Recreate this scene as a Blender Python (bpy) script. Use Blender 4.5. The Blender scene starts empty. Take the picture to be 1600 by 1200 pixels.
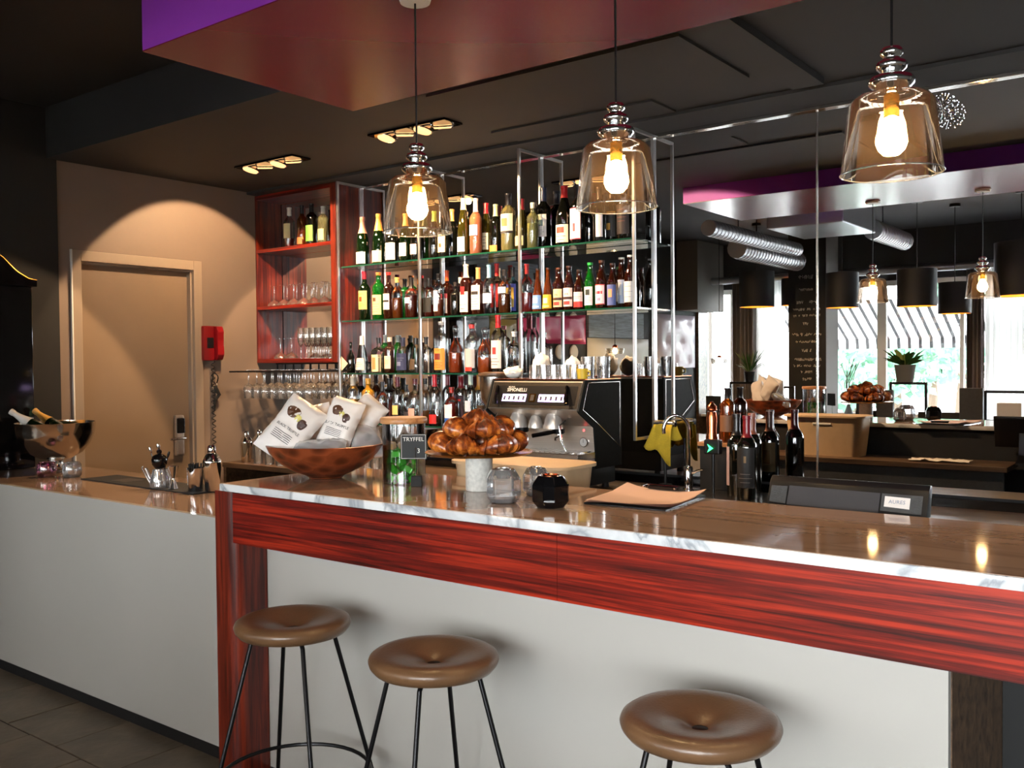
import bpy, bmesh, math, random
from mathutils import Vector, Matrix, Euler, noise
sc = bpy.context.scene
C = sc.collection
random.seed(11)
R = math.radians
# ---------------------------------------------------------------- camera
F_PX, YAW, PITCH, ROLL, EYE = 1455.0, 0.650, -0.0235, -0.009, 1.5
def _w(d):
    c, s = math.cos(PITCH), math.sin(PITCH); d = (d[0], c*d[1]-s*d[2], s*d[1]+c*d[2])
    c, s = math.cos(YAW), math.sin(YAW); return Vector((c*d[0]-s*d[1], s*d[0]+c*d[1], d[2]))
def ray(x, y):
    a, b = (x-800)/F_PX, -(y-600)/F_PX
    c, s = math.cos(ROLL), math.sin(ROLL)
    return _w((c*a-s*b, 1.0, s*a+c*b))
def onY(x, y, Y):
    d = ray(x, y); k = Y/d.y; return Vector((d.x*k, Y, EYE+d.z*k))
def onX(x, y, X):
    d = ray(x, y); k = X/d.x; return Vector((X, d.y*k, EYE+d.z*k))
def onZ(x, y, Z):
    d = ray(x, y); k = (Z-EYE)/d.z; return Vector((d.x*k, d.y*k, Z))
YM = 4.4                                    # plane of the bar-back mirror
def mir(x, y, Y):                           # real point seen reflected at a pixel, when it stands at depth Y in the room
    p = onY(x, y, 2*YM-Y); return Vector((p.x, Y, p.z))
cd = bpy.data.cameras.new('camera'); cam = bpy.data.objects.new('camera', cd); C.objects.link(cam)
cd.sensor_width = 36.0; cd.lens = F_PX/1600*36; cd.clip_start = 0.05; cd.clip_end = 200
cr, sr = math.cos(ROLL), math.sin(ROLL)
rt, up, fw = _w((cr, 0, sr)), _w((-sr, 0, cr)), _w((0, 1, 0))
cam.matrix_world = Matrix(((rt.x, up.x, -fw.x, 0), (rt.y, up.y, -fw.y, 0), (rt.z, up.z, -fw.z, EYE), (0, 0, 0, 1)))
sc.camera = cam
# ---------------------------------------------------------------- view, world, daylight
sc.view_settings.view_transform = 'Standard'; sc.view_settings.look = 'None'
sc.view_settings.gamma = 1.0; sc.view_settings.use_curve_mapping = False
sc.view_settings.exposure = 1.12
cy = sc.cycles
cy.use_denoising = True
cy.max_bounces = 9; cy.diffuse_bounces = 4; cy.glossy_bounces = 5; cy.transmission_bounces = 5; cy.transparent_max_bounces = 24
cy.caustics_reflective = False; cy.caustics_refractive = False; cy.sample_clamp_indirect = 6.0
wd = bpy.data.worlds.new('daylight'); sc.world = wd; wd.use_nodes = True
bg = wd.node_tree.nodes['Background']; bg.inputs[0].default_value = (0.95, 0.98, 1.0, 1); bg.inputs[1].default_value = 15.0
WIN_Y, SILL, HEAD = -2.6, 0.80, 2.42        # window wall behind the camera
def area_portal(x0, x1):
    l = bpy.data.lights.new('window_daylight', 'AREA'); l.shape = 'RECTANGLE'; l.size = x1-x0; l.size_y = HEAD-SILL
    o = bpy.data.objects.new('window_daylight', l); C.objects.link(o)
    o.location = ((x0+x1)/2, WIN_Y-0.12, (SILL+HEAD)/2); o.rotation_euler = (R(90), 0, 0); o.rotation_euler = (R(-90), 0, R(180))
    l.cycles.is_portal = True
for a, b in ((-5.35, -4.9), (-4.9, -3.3), (-3.3, -1.5), (-1.5, 0.3), (0.3, 2.0), (2.0, 3.4)):
    area_portal(a, b)
# ---------------------------------------------------------------- materials
def S(r, g, b):
    f = lambda v: ((v/255)/12.92 if v <= 10 else (((v/255)+0.055)/1.055)**2.4)
    return (f(r), f(g), f(b), 1)
MATS = {}
def _new(name):
    m = bpy.data.materials.new(name); m.use_nodes = True; nt = m.node_tree
    return m, nt, nt.nodes, nt.links, nt.nodes['Principled BSDF']
def _coords(nt, scale=(1, 1, 1), rot=(0, 0, 0)):
    tc = nt.nodes.new('ShaderNodeTexCoord'); mp = nt.nodes.new('ShaderNodeMapping')
    mp.inputs['Scale'].default_value = scale; mp.inputs['Rotation'].default_value = rot
    nt.links.new(tc.outputs['Object'], mp.inputs[0]); return mp.outputs[0]
def _ramp(nt, fac, stops):
    r = nt.nodes.new('ShaderNodeValToRGB'); e = r.color_ramp.elements
    e[0].position, e[0].color = stops[0]; e[1].position, e[1].color = stops[-1]
    for p, c in stops[1:-1]:
        k = e.new(p); k.color = c
    nt.links.new(fac, r.inputs[0]); return r.outputs[0]
def M(name, col=None, rough=0.5, metal=0.0, spec=0.5, coat=0.0, var=0.0, vs=8.0, stretch=(1, 1, 1), bump=0.0, bs=60.0, emit=None, es=0.0):
    if name in MATS: return MATS[name]
    m, nt, N, L, b = _new(name)
    b.inputs['Roughness'].default_value = rough; b.inputs['Metallic'].default_value = metal
    b.inputs['Specular IOR Level'].default_value = spec; b.inputs['Coat Weight'].default_value = coat; b.inputs['Coat Roughness'].default_value = 0.05
    if var > 0:
        n = N.new('ShaderNodeTexNoise'); n.inputs['Scale'].default_value = vs; n.inputs['Detail'].default_value = 5
        L.new(_coords(nt, stretch), n.inputs['Vector'])
        lo = tuple(max(0, v*(1-var)) for v in col[:3])+(1,); hi = tuple(min(1, v*(1+var)) for v in col[:3])+(1,)
        L.new(_ramp(nt, n.outputs['Fac'], [(0.3, lo), (0.7, hi)]), b.inputs['Base Color'])
    else:
        b.inputs['Base Color'].default_value = col
    if bump > 0:
        n2 = N.new('ShaderNodeTexNoise'); n2.inputs['Scale'].default_value = bs; n2.inputs['Detail'].default_value = 4
        L.new(_coords(nt, stretch), n2.inputs['Vector'])
        bp = N.new('ShaderNodeBump'); bp.inputs['Strength'].default_value = bump; bp.inputs['Distance'].default_value = 0.01
        L.new(n2.outputs['Fac'], bp.inputs['Height']); L.new(bp.outputs[0], b.inputs['Normal'])
    if emit:
        b.inputs['Emission Color'].default_value = emit; b.inputs['Emission Strength'].default_value = es
    MATS[name] = m; return m
def wood(name, dark, light, scale=(1.2, 30, 30), rough=0.28, coat=0.3, mid=None):
    m, nt, N, L, b = _new(name)
    n = N.new('ShaderNodeTexNoise'); n.inputs['Scale'].default_value = 1.0; n.inputs['Detail'].default_value = 7; n.inputs['Roughness'].default_value = 0.68
    n.inputs['Distortion'].default_value = 0.35
    L.new(_coords(nt, scale), n.inputs['Vector'])
    stops = [(0.33, dark), (0.68, light)] if mid is None else [(0.38, dark), (0.5, mid), (0.62, light)]
    L.new(_ramp(nt, n.outputs['Fac'], stops), b.inputs['Base Color'])
    b.inputs['Roughness'].default_value = rough; b.inputs['Coat Weight'].default_value = coat; b.inputs['Coat Roughness'].default_value = 0.12
    MATS[name] = m; return m
def marble(name, base, vein, rough=0.12, vs=3.0, stretch=(1, 1, 1)):
    m, nt, N, L, b = _new(name)
    n = N.new('ShaderNodeTexNoise'); n.inputs['Scale'].default_value = vs; n.inputs['Detail'].default_value = 9; n.inputs['Distortion'].default_value = 1.6
    L.new(_coords(nt, stretch, (0, 0, 0.6)), n.inputs['Vector'])
    L.new(_ramp(nt, n.outputs['Fac'], [(0.36, base), (0.49, tuple(0.5*(base[i]+vein[i]) for i in range(3))+(1,)), (0.515, vein), (0.56, base)]), b.inputs['Base Color'])
    b.inputs['Roughness'].default_value = rough
    MATS[name] = m; return m
def thin_glass(name, tint, gloss=(1, 1, 1, 1), base=0.06, blend=0.35, rough=0.02, body=None, bodyfac=0.0):
    m, nt, N, L, b = _new(name); N.remove(b); out = N['Material Output']
    t = N.new('ShaderNodeBsdfTransparent'); t.inputs[0].default_value = tint
    g = N.new('ShaderNodeBsdfGlossy'); g.inputs['Color'].default_value = gloss; g.inputs['Roughness'].default_value = rough
    lw = N.new('ShaderNodeLayerWeight'); lw.inputs['Blend'].default_value = blend
    mr = N.new('ShaderNodeMapRange'); mr.inputs['To Min'].default_value = base; mr.inputs['To Max'].default_value = 0.95
    L.new(lw.outputs['Fresnel'], mr.inputs['Value'])
    mx = N.new('ShaderNodeMixShader'); L.new(mr.outputs[0], mx.inputs[0])
    src = t.outputs[0]
    if body:
        d = N.new('ShaderNodeBsdfDiffuse'); d.inputs[0].default_value = body
        m2 = N.new('ShaderNodeMixShader'); m2.inputs[0].default_value = bodyfac; L.new(t.outputs[0], m2.inputs[1]); L.new(d.outputs[0], m2.inputs[2]); src = m2.outputs[0]
    L.new(src, mx.inputs[1]); L.new(g.outputs[0], mx.inputs[2]); L.new(mx.outputs[0], out.inputs[0])
    MATS[name] = m; return m
def translucent(name, col, fac=0.5):
    m, nt, N, L, b = _new(name); N.remove(b); out = N['Material Output']
    d = N.new('ShaderNodeBsdfDiffuse'); d.inputs[0].default_value = col
    t = N.new('ShaderNodeBsdfTranslucent'); t.inputs[0].default_value = col
    mx = N.new('ShaderNodeMixShader'); mx.inputs[0].default_value = fac
    L.new(d.outputs[0], mx.inputs[1]); L.new(t.outputs[0], mx.inputs[2]); L.new(mx.outputs[0], out.inputs[0]); MATS[name] = m; return m
M('black_wall', S(24, 25, 27), 0.75, var=0.2, vs=3); M('taupe_wall', S(132, 116, 104), 0.6, var=0.05, vs=2); M('ceiling_black', S(37, 37, 39), 0.7, var=0.15, vs=2)
M('door_paint', S(138, 118, 98), 0.5, var=0.05, vs=3); M('casing_paint', S(156, 140, 124), 0.45)
M('white_gloss', S(174, 171, 165), 0.06, spec=0.55, var=0.02, vs=1.5); M('kick_black', S(14, 14, 16), 0.5)
M('wall_reflection_top', S(146, 122, 104), 0.07, var=0.05, vs=4); M('tile', S(104, 92, 76), 0.45, var=0.35, vs=5, bump=0.25, bs=25); M('grout', S(30, 28, 26), 0.9)  # side counter top: brown reflection of the wall is put into its base colour
wood('mahogany', S(48, 11, 8), S(160, 43, 21), (1.3, 40, 62), 0.3, 0.3, S(108, 22, 13))
wood('mahogany_v', S(56, 14, 8), S(134, 46, 24), (34, 34, 1.6), 0.35, 0.25, S(96, 28, 15))
wood('walnut', S(50, 36, 26), S(112, 86, 62), (2, 30, 30), 0.4, 0.1); wood('croissant', S(60, 20, 8), S(214, 128, 50), (24, 24, 24), 0.36, 0.25, S(142, 66, 20)); wood('oak_lid', S(150, 96, 56), S(204, 150, 98), (4, 40, 40), 0.45, 0.1)
marble('marble_white', S(226, 227, 228), S(150, 154, 160), 0.15, 2.2); marble('marble_shaded', S(166, 137, 117), S(146, 119, 101), 0.06, 1.6, (0.6, 2.2, 1))  # second marble: same stone, shade and warm reflections painted into its colour
M('soffit_purple', S(156, 56, 182), 0.5, var=0.04, vs=2); M('soffit_red', S(118, 26, 56), 0.24, spec=0.6)
M('chrome', S(225, 226, 228), 0.06, 1.0); M('bowl_steel', S(222, 214, 204), 0.13, 1.0); M('header_grey', S(46, 47, 50), 0.7); M('frame_metal', S(226, 227, 228), 0.28, 1.0); M('steel', S(196, 190, 184), 0.22, 1.0); M('brushed', S(206, 198, 190), 0.42, 1.0, var=0.08, vs=2, stretch=(1, 60, 60)); M('white_steel', S(236, 232, 228), 0.3, 0.6); M('dark_metal', S(30, 30, 32), 0.35, 0.7)
M('brass', S(196, 148, 70), 0.2, 1.0); M('copper', S(190, 108, 70), 0.2, 1.0); M('black_plastic', S(15, 15, 17), 0.35, spec=0.35); M('black_gloss', S(10, 10, 12), 0.06); M('black_matte', S(24, 24, 24), 0.8)
M('machine_black', S(22, 25, 25), 0.75, spec=0.15, var=0.15, vs=60); M('charcoal', S(48, 50, 52), 0.6, var=0.15, vs=40, bump=0.2, bs=200); M('white_paint', S(232, 232, 230), 0.4); M('grey_plastic', S(50, 50, 54), 0.5, spec=0.3)
M('leather', S(104, 76, 52), 0.3, spec=0.5, var=0.18, vs=7, bump=0.08, bs=150); M('red_plastic', S(128, 16, 24), 0.3); M('beige_plastic', S(205, 178, 142), 0.55, var=0.05, vs=20)
M('yellow_cloth', S(200, 168, 44), 0.9, var=0.12, vs=25, bump=0.3, bs=120); M('paper_pink', S(226, 190, 172), 0.8); M('white_cloth', S(240, 236, 228), 0.9); M('granite', S(196, 194, 188), 0.55, var=0.16, vs=90)
M('bag_paper', S(226, 220, 216), 0.42, var=0.04, vs=10); M('bag_foil', S(210, 212, 216), 0.22, 0.5); M('ink', S(28, 26, 26), 0.6); M('chalk', S(222, 222, 216), 0.9); M('chalkboard', S(28, 32, 34), 0.7, var=0.3, vs=4)
M('green_foil', S(70, 180, 50), 0.25, 0.3)
M('bulb', S(255, 220, 170), 0.3, emit=(1.0, 0.66, 0.30, 1), es=60.0); M('lamp_gold', S(226, 170, 96), 0.3, emit=(1.0, 0.55, 0.22, 1), es=0.9); M('lilac_led', S(190, 170, 255), 0.4, emit=(0.66, 0.52, 1.0, 1), es=1.6)
M('red_led', S(255, 30, 30), 0.4, emit=(1, 0.05, 0.05, 1), es=3); M('green_led', S(30, 220, 80), 0.4, emit=(0.05, 1, 0.25, 1), es=2); M('amber_glow', S(230, 160, 60), 0.5, emit=(1.0, 0.5, 0.16, 1), es=5.0)
M('drum_black', S(22, 23, 26), 0.6); M('drum_gold', S(206, 150, 70), 0.4, 0.6); M('duct', S(168, 170, 174), 0.35, 0.9); M('curtain_grey', S(128, 122, 120), 0.85); M('plaster_grey', S(120, 116, 110), 0.8)
M('olive_leather', S(150, 142, 92), 0.4); M('pink_leather', S(206, 44, 108), 0.4); M('cream_leather', S(206, 200, 186), 0.45); M('lilac_leather', S(196, 184, 198), 0.3); M('button_dark', S(30, 24, 24), 0.5)
M('slate', S(112, 122, 130), 0.6, var=0.35, vs=6, stretch=(1, 1, 12)); M('pot_grey', S(110, 116, 118), 0.7); M('leaf', S(50, 92, 40), 0.5, var=0.3, vs=8); M('leaf_pale', S(92, 136, 110), 0.6, var=0.3, vs=3); M('bark', S(80, 66, 52), 0.9)
M('asphalt', S(150, 150, 150), 0.9);  M('paint_frame', S(236, 236, 232), 0.5)
translucent('awning_white', S(244, 244, 242), 0.5); M('awning_grey', S(58, 58, 60), 0.9); translucent('sheer', S(240, 240, 238), 0.6)
thin_glass('glass_clear', (0.95, 0.96, 0.96, 1)); thin_glass('glass_window', (0.97, 0.98, 0.98, 1), base=0.03); thin_glass('glass_shelf', (0.86, 0.94, 0.9, 1), base=0.08); thin_glass('glass_smoke', (0.86, 0.79, 0.72, 1), base=0.05, blend=0.3, body=S(190, 160, 130), bodyfac=0.035)
thin_glass('glass_stem', (0.97, 0.98, 0.98, 1), base=0.06, blend=0.45, body=S(240, 240, 240), bodyfac=0.07); thin_glass('glass_crystal', (0.95, 0.96, 0.97, 1), base=0.10, blend=0.5, rough=0.03, body=S(240, 242, 246), bodyfac=0.14); thin_glass('glass_pink', (0.85, 0.45, 0.62, 1), base=0.15, blend=0.55)
M('shelf_edge', S(20, 66, 52), 0.15, spec=0.8)
for n, t, bd, f in (('green', (0.05, 0.16, 0.04, 1), S(10, 30, 10), 0.5), ('dark', (0.02, 0.03, 0.02, 1), S(12, 14, 10), 0.75), ('olive', (0.36, 0.34, 0.06, 1), S(70, 66, 20), 0.3), ('brown', (0.22, 0.07, 0.015, 1), S(50, 20, 8), 0.5), ('amber', (0.55, 0.24, 0.05, 1), S(120, 56, 14), 0.35),
                    ('lime', (0.08, 0.42, 0.10, 1), S(14, 110, 30), 0.4), ('blue', (0.16, 0.34, 0.46, 1), S(40, 80, 100), 0.3), ('pale', (0.78, 0.82, 0.62, 1), S(190, 190, 140), 0.15), ('rose', (0.86, 0.56, 0.42, 1), S(200, 130, 100), 0.3), ('clear', (0.92, 0.94, 0.94, 1), None, 0), ('smoke', (0.45, 0.46, 0.46, 1), None, 0), ('yellow', (0.85, 0.62, 0.16, 1), S(220, 160, 50), 0.4)):
    thin_glass('b_'+n, t, base=0.05, blend=0.4, body=bd, bodyfac=f)
def hammered():
    m, nt, N, L, b = _new('bowl_copper'); v = N.new('ShaderNodeTexVoronoi'); v.inputs['Scale'].default_value = 17; L.new(_coords(nt, (1, 1, 1.5)), v.inputs['Vector'])
    L.new(_ramp(nt, v.outputs['Distance'], [(0.1, S(66, 30, 14)), (0.4, S(112, 52, 26)), (0.65, S(150, 74, 40))]), b.inputs['Base Color'])
    bp = N.new('ShaderNodeBump'); bp.inputs['Strength'].default_value = 0.5; bp.inputs['Distance'].default_value = 0.012; L.new(v.outputs['Distance'], bp.inputs['Height']); L.new(bp.outputs[0], b.inputs['Normal'])
    b.inputs['Roughness'].default_value = 0.32; b.inputs['Metallic'].default_value = 0.35; MATS['bowl_copper'] = m
hammered()
def mirror_mat():
    m, nt, N, L, b = _new('mirror_silver'); b.inputs['Base Color'].default_value = (0.86, 0.87, 0.88, 1); b.inputs['Metallic'].default_value = 1; b.inputs['Roughness'].default_value = 0.004; MATS['mirror_silver'] = m
mirror_mat()
def col(r, g, b, rough=0.45, metal=0.0):
    return M('c_%d_%d_%d_%d' % (r, g, b, metal*10), S(r, g, b), rough, metal)
def G(m): return MATS[m] if isinstance(m, str) else m
# ---------------------------------------------------------------- mesh helpers
def mk(name, bm, m, parent=None, smooth=False, loc=None, rot=None):
    me = bpy.data.meshes.new(name); bmesh.ops.recalc_face_normals(bm, faces=bm.faces[:]); bm.to_mesh(me); bm.free()
    for q in (m if isinstance(m, (list, tuple)) else [m]): me.materials.append(G(q))
    if smooth:
        me.shade_smooth(); me.set_sharp_from_angle(angle=R(smooth if smooth is not True else 40))
    o = bpy.data.objects.new(name, me); C.objects.link(o)
    if parent is not None: o.parent = parent
    if loc is not None: o.location = loc
    if rot is not None: o.rotation_euler = rot
    return o
def tag(o, label, cat, group=None):
    o['label'] = label; o['category'] = cat
    if group: o['group'] = group
    return o
def thing(name, label, cat, loc=(0, 0, 0), rz=0.0, group=None):
    o = bpy.data.objects.new(name, None); C.objects.link(o); o.location = loc; o.rotation_euler = (0, 0, rz); o.empty_display_size = 0.05
    return tag(o, label, cat, group)
def struct(o): o['kind'] = 'structure'; return o
def dup(root, loc=None, rz=None, rot=None, label=None, group=None, scale=None):
    r = root.copy(); C.objects.link(r)
    if loc is not None: r.location = loc
    if rz is not None: r.rotation_euler = (0, 0, rz)
    if rot is not None: r.rotation_euler = rot
    if scale is not None: r.scale = (scale,)*3
    if label: r['label'] = label
    if group: r['group'] = group
    for ch in list(root.children):
        c = ch.copy(); C.objects.link(c); c.parent = r
        for g in list(ch.children):
            d = g.copy(); C.objects.link(d); d.parent = c
    return r
def B(x0, x1, y0, y1, z0, z1, bev=0.0, bm=None, seg=2):
    own = bmesh.new(); v = [own.verts.new((x, y, z)) for x in (x0, x1) for y in (y0, y1) for z in (z0, z1)]
    for f in ((0, 1, 3, 2), (4, 6, 7, 5), (0, 4, 5, 1), (2, 3, 7, 6), (0, 2, 6, 4), (1, 5, 7, 3)): own.faces.new([v[i] for i in f])
    if bev > 0: bmesh.ops.bevel(own, geom=own.edges[:], offset=bev, segments=seg, affect='EDGES', profile=0.6)
    return own if bm is None else join(bm, own)
def join(bm, other):
    t = bpy.data.meshes.new('t'); other.to_mesh(t); other.free(); bm.from_mesh(t); bpy.data.meshes.remove(t); return bm
def lathe(prof, n=20, bm=None, a0=0.0, a1=None):
    bm = bm or bmesh.new(); full = a1 is None; a1 = 2*math.pi if full else a1
    rings = []
    for r, z in prof:
        if r < 1e-6: rings.append([bm.verts.new((0, 0, z))])
        else: rings.append([bm.verts.new((r*math.cos(a0+(a1-a0)*i/n), r*math.sin(a0+(a1-a0)*i/n), z)) for i in range(n if full else n+1)])
    for p, q in zip(rings, rings[1:]):
        for i in range(n):
            j = (i+1) % n if full else i+1
            if len(p) == 1 and len(q) == 1: continue
            if len(p) == 1: bm.faces.new((p[0], q[j], q[i]))
            elif len(q) == 1: bm.faces.new((p[i], p[j], q[0]))
            else: bm.faces.new((p[i], p[j], q[j], q[i]))
    return bm
def tube(pts, r, n=8, bm=None, closed=False, caps=True):
    bm = bm or bmesh.new(); pts = [Vector(p) for p in pts]; k = len(pts); rings = []; prev = None
    for i, p in enumerate(pts):
        a = pts[i-1] if (i or closed) else p; b = pts[(i+1) % k] if (i < k-1 or closed) else p
        t = (b-a).normalized()
        if prev is None: u = t.orthogonal().normalized()
        else: u = (prev-t*prev.dot(t)); u = u.normalized() if u.length > 1e-6 else t.orthogonal().normalized()
        prev = u; w = t.cross(u); rr = r[i] if isinstance(r, (list, tuple)) else r
        rings.append([bm.verts.new(p+(u*math.cos(2*math.pi*j/n)+w*math.sin(2*math.pi*j/n))*rr) for j in range(n)])
    for i in range(k if closed else k-1):
        p, q = rings[i], rings[(i+1) % k]
        for j in range(n): bm.faces.new((p[j], p[(j+1) % n], q[(j+1) % n], q[j]))
    if caps and not closed: bm.faces.new(rings[0][::-1]); bm.faces.new(rings[-1])
    return bm
def arc(c, r, a0, a1, n, f): return [f(c[0]+r*math.cos(a0+(a1-a0)*i/n), c[1]+r*math.sin(a0+(a1-a0)*i/n)) for i in range(n+1)]
def prism(poly, axis, a, b, bm=None, bev=0.0):
    own = bmesh.new()
    f = {'x': lambda p, t: (t, p[0], p[1]), 'y': lambda p, t: (p[0], t, p[1]), 'z': lambda p, t: (p[0], p[1], t)}[axis]
    A = [own.verts.new(f(p, a)) for p in poly]; D = [own.verts.new(f(p, b)) for p in poly]; n = len(poly)
    own.faces.new(A); own.faces.new(D[::-1])
    for i in range(n): own.faces.new((A[i], D[i], D[(i+1) % n], A[(i+1) % n]))
    if bev > 0: bmesh.ops.bevel(own, geom=own.edges[:], offset=bev, segments=2, affect='EDGES', profile=0.6)
    return own if bm is None else join(bm, own)
_TX = {}
def text_geo(s, size):
    k = (s, size)
    if k not in _TX:
        cu = bpy.data.curves.new('t', 'FONT'); cu.body = s; cu.size = size; cu.align_x = 'CENTER'; cu.align_y = 'CENTER'; cu.resolution_u = 2
        ob = bpy.data.objects.new('t', cu); C.objects.link(ob); dg = bpy.context.evaluated_depsgraph_get()
        me = bpy.data.meshes.new_from_object(ob.evaluated_get(dg)); _TX[k] = ([tuple(v.co) for v in me.vertices], [tuple(p.vertices) for p in me.polygons])
        bpy.data.objects.remove(ob); bpy.data.curves.remove(cu); bpy.data.meshes.remove(me)
    return _TX[k]
def text_map(s, size, f, bm=None):
    bm = bm or bmesh.new(); V, Fs = text_geo(s, size); vs = [bm.verts.new(f(v[0], v[1])) for v in V]
    for q in Fs:
        try: bm.faces.new([vs[i] for i in q])
        except ValueError: pass
    return bm
# ================================================================ THE SETTING
XW, XR, ZC, ZM = -5.45, 3.6, 2.71, 3.0
fl = struct(mk('floor', B(XW-0.3, XR+0.1, WIN_Y-0.2, YM+0.2, -0.1, -0.006), 'grout')); fl['label'] = 'dark slate tiled floor of the bar'
tb = B(-0.197, 0.197, -0.197, 0.197, -0.006, 0.0, 0.002, seg=1); t0 = mk('tile', tb, 'tile', fl); first = True
for i in range(22):
    for j in range(12):
        x, y = XW+0.2+0.4*i+(0.2 if j % 2 else 0), WIN_Y+0.2+0.4*j
        if x > XR-0.2 or y > 2.15: continue
        o = t0 if first else t0.copy(); first = False
        if o is not t0: C.objects.link(o); o.parent = fl
        o.location = (x, y, random.uniform(-0.001, 0.001)); o.rotation_euler = (random.uniform(-.002, .002), random.uniform(-.002, .002), 0)
ce = struct(mk('ceiling', B(XW-0.3, XR+0.1, WIN_Y-0.2, 2.71, ZM, ZM+0.1), 'ceiling_black')); ce['label'] = 'black main ceiling'
cl = struct(mk('ceiling_lowered', B(XW-0.3, XR+0.1, 2.70, YM+0.1, ZC, ZM+0.1), 'ceiling_black')); cl['label'] = 'lowered black ceiling above the back bar'
mk('edge_drop', B(XW, XR, 4.11, YM-0.005, ZC-0.018, ZC-0.0005), 'ceiling_black', cl)
mk('beam', B(-1.50, -1.36, 3.0, 4.02, ZC-0.03, ZC-0.0005), 'ceiling_black', cl); mk('access_panel', B(-2.86, -1.6, 3.14, 3.79, ZC-0.012, ZC-0.0005), 'ceiling_black', cl)
mk('access_panel', B(-3.05, -2.1, 3.85, 4.09, ZC-0.01, ZC-0.0005), 'ceiling_black', cl)
so = struct(bpy.data.objects.new('ceiling_soffit', None)); C.objects.link(so); so['label'] = 'purple and dark red boxed soffit hanging over the bar'
mk('soffit_box', B(-3.01, 2.6, 1.84, 2.835, 2.602, 2.99), 'soffit_purple', so); mk('soffit_underside', B(-3.01, 2.6, 1.84, 2.835, 2.598, 2.6015), 'soffit_red', so)
w = struct(mk('wall_left', B(XW-0.15, XW, 2.76, 2.835, 0, ZC), 'taupe_wall')); w['label'] = 'taupe wall around the service door'
mk('wall_panel', B(XW-0.15, XW, 3.73, YM, 0, ZC), 'taupe_wall', w); mk('wall_panel', B(XW-0.15, XW, 2.835, 3.73, 2.195, ZC), 'taupe_wall', w); mk('door_niche', B(XW-0.2, XW-0.15, 2.7, 3.9, 0, 2.3), 'taupe_wall', w)
w = struct(mk('wall_left_dark', B(XW-0.15, XW+0.012, WIN_Y, 2.76, 0, ZM), 'black_wall')); w['label'] = 'black wall beside the taupe wall'
w = struct(mk('wall_back', B(XW-0.15, XR, YM+0.012, YM+0.12, 0, ZM), 'black_wall')); w['label'] = 'back wall carrying the bar mirror'
w = struct(mk('wall_right', B(XR, XR+0.1, WIN_Y, YM, 0, ZM), 'plaster_grey')); w['label'] = 'right wall of the room'
# --- service door in the left wall
d = struct(bpy.data.objects.new('door_1', None)); C.objects.link(d); d['label'] = 'beige flush service door in a moulded casing'
mk('leaf', B(XW-0.09, XW-0.05, 2.90, 3.665, 0.02, 2.125, 0.002), 'door_paint', d)
for y0, y1, z0, z1 in ((2.837, 2.898, 0, 2.193), (3.667, 3.728, 0, 2.193), (2.898, 3.667, 2.13, 2.193)):
    c = mk('casing', B(XW-0.1, XW+0.012, y0, y1, z0, z1, 0.003), 'casing_paint', d)
for y0, y1, z0, z1 in ((2.898, 2.912, 0, 2.13), (3.653, 3.667, 0, 2.13), (2.912, 3.653, 2.116, 2.13)):
    mk('casing_bead', B(XW-0.1, XW-0.012, y0, y1, z0, z1, 0.003), 'casing_paint', d)
mk('edge_strip', B(XW, XW+0.016, 2.834, 2.842, 0, 2.195), 'white_paint', d)
lp = mk('lock_plate', B(XW-0.05, XW-0.02, 3.535, 3.60, 0.90, 1.17, 0.012), 'brushed', d)
mk('keypad_cover', B(XW-0.022, XW-0.004, 3.54, 3.595, 1.05, 1.15, 0.008), 'dark_metal', lp)
mk('lever_handle', tube([(XW-0.03, 3.567, 1.02), (XW+0.035, 3.567, 1.02), (XW+0.04, 3.55, 1.02), (XW+0.04, 3.455, 1.018)], 0.0085, 10), 'chrome', lp, True)
# --- bar-back mirror
mr = thing('wall_mirror', 'huge mirror covering the wall behind the bar, thin vertical seams', 'mirror')
xs = [XW+0.002, -5.389, -1.522, XR-0.05]
for a, b in zip(xs, xs[1:]): mk('mirror_panel', B(a+0.001, b-0.001, YM, YM+0.01, 0.90, 2.688), 'mirror_silver', mr)
mk('seam_strip', B(-1.526, -1.518, YM-0.004, YM-0.0005, 0.91, 2.685), 'steel', mr)
mk('top_rail', B(-4.61, XR-0.05, YM-0.022, YM-0.001, 2.672, 2.692, 0.003), 'chrome', mr)
# ================================================================ WINDOW WALL behind the camera (seen in the mirror)
def mx(x): return mir(x, 500, WIN_Y).x
wf = struct(mk('wall_front', B(XW-0.15, XR+0.1, WIN_Y-0.2, WIN_Y, 0, SILL-0.02), 'plaster_grey')); wf['label'] = 'window wall facing the bar'
mk('header', B(XW-0.15, XR+0.1, WIN_Y-0.2, WIN_Y, HEAD, ZM+0.1), 'header_grey', wf); mk('window_board', B(XW, XR, WIN_Y-0.19, WIN_Y+0.22, SILL-0.03, SILL), 'white_paint', wf)
bays = [XW+0.02, mx(1178), -3.2, -1.45, 0.3, 2.0, XR-0.02]
for i, (a, b) in enumerate(zip(bays, bays[1:])):
    wo = struct(bpy.data.objects.new('window_%d' % (i+1), None)); C.objects.link(wo); wo['label'] = 'tall street window in white frame'
    for q in ((a, a+0.05, SILL, HEAD), (b-0.05, b, SILL, HEAD), (a+0.05, b-0.05, SILL, SILL+0.05), (a+0.05, b-0.05, HEAD-0.06, HEAD), ((a+b)/2-0.02, (a+b)/2+0.02, SILL+0.05, HEAD-0.06)):
        mk('window_frame', B(q[0], q[1], WIN_Y-0.13, WIN_Y-0.07, q[2], q[3]), 'paint_frame', wo)
    for s in (0, 1):
        p0, p1 = ((a+0.05, (a+b)/2-0.02), ((a+b)/2+0.02, b-0.05))[s]; mk('pane', B(p0, p1, WIN_Y-0.102, WIN_Y-0.098, SILL+0.05, HEAD-0.06), 'glass_window', wo)
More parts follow.
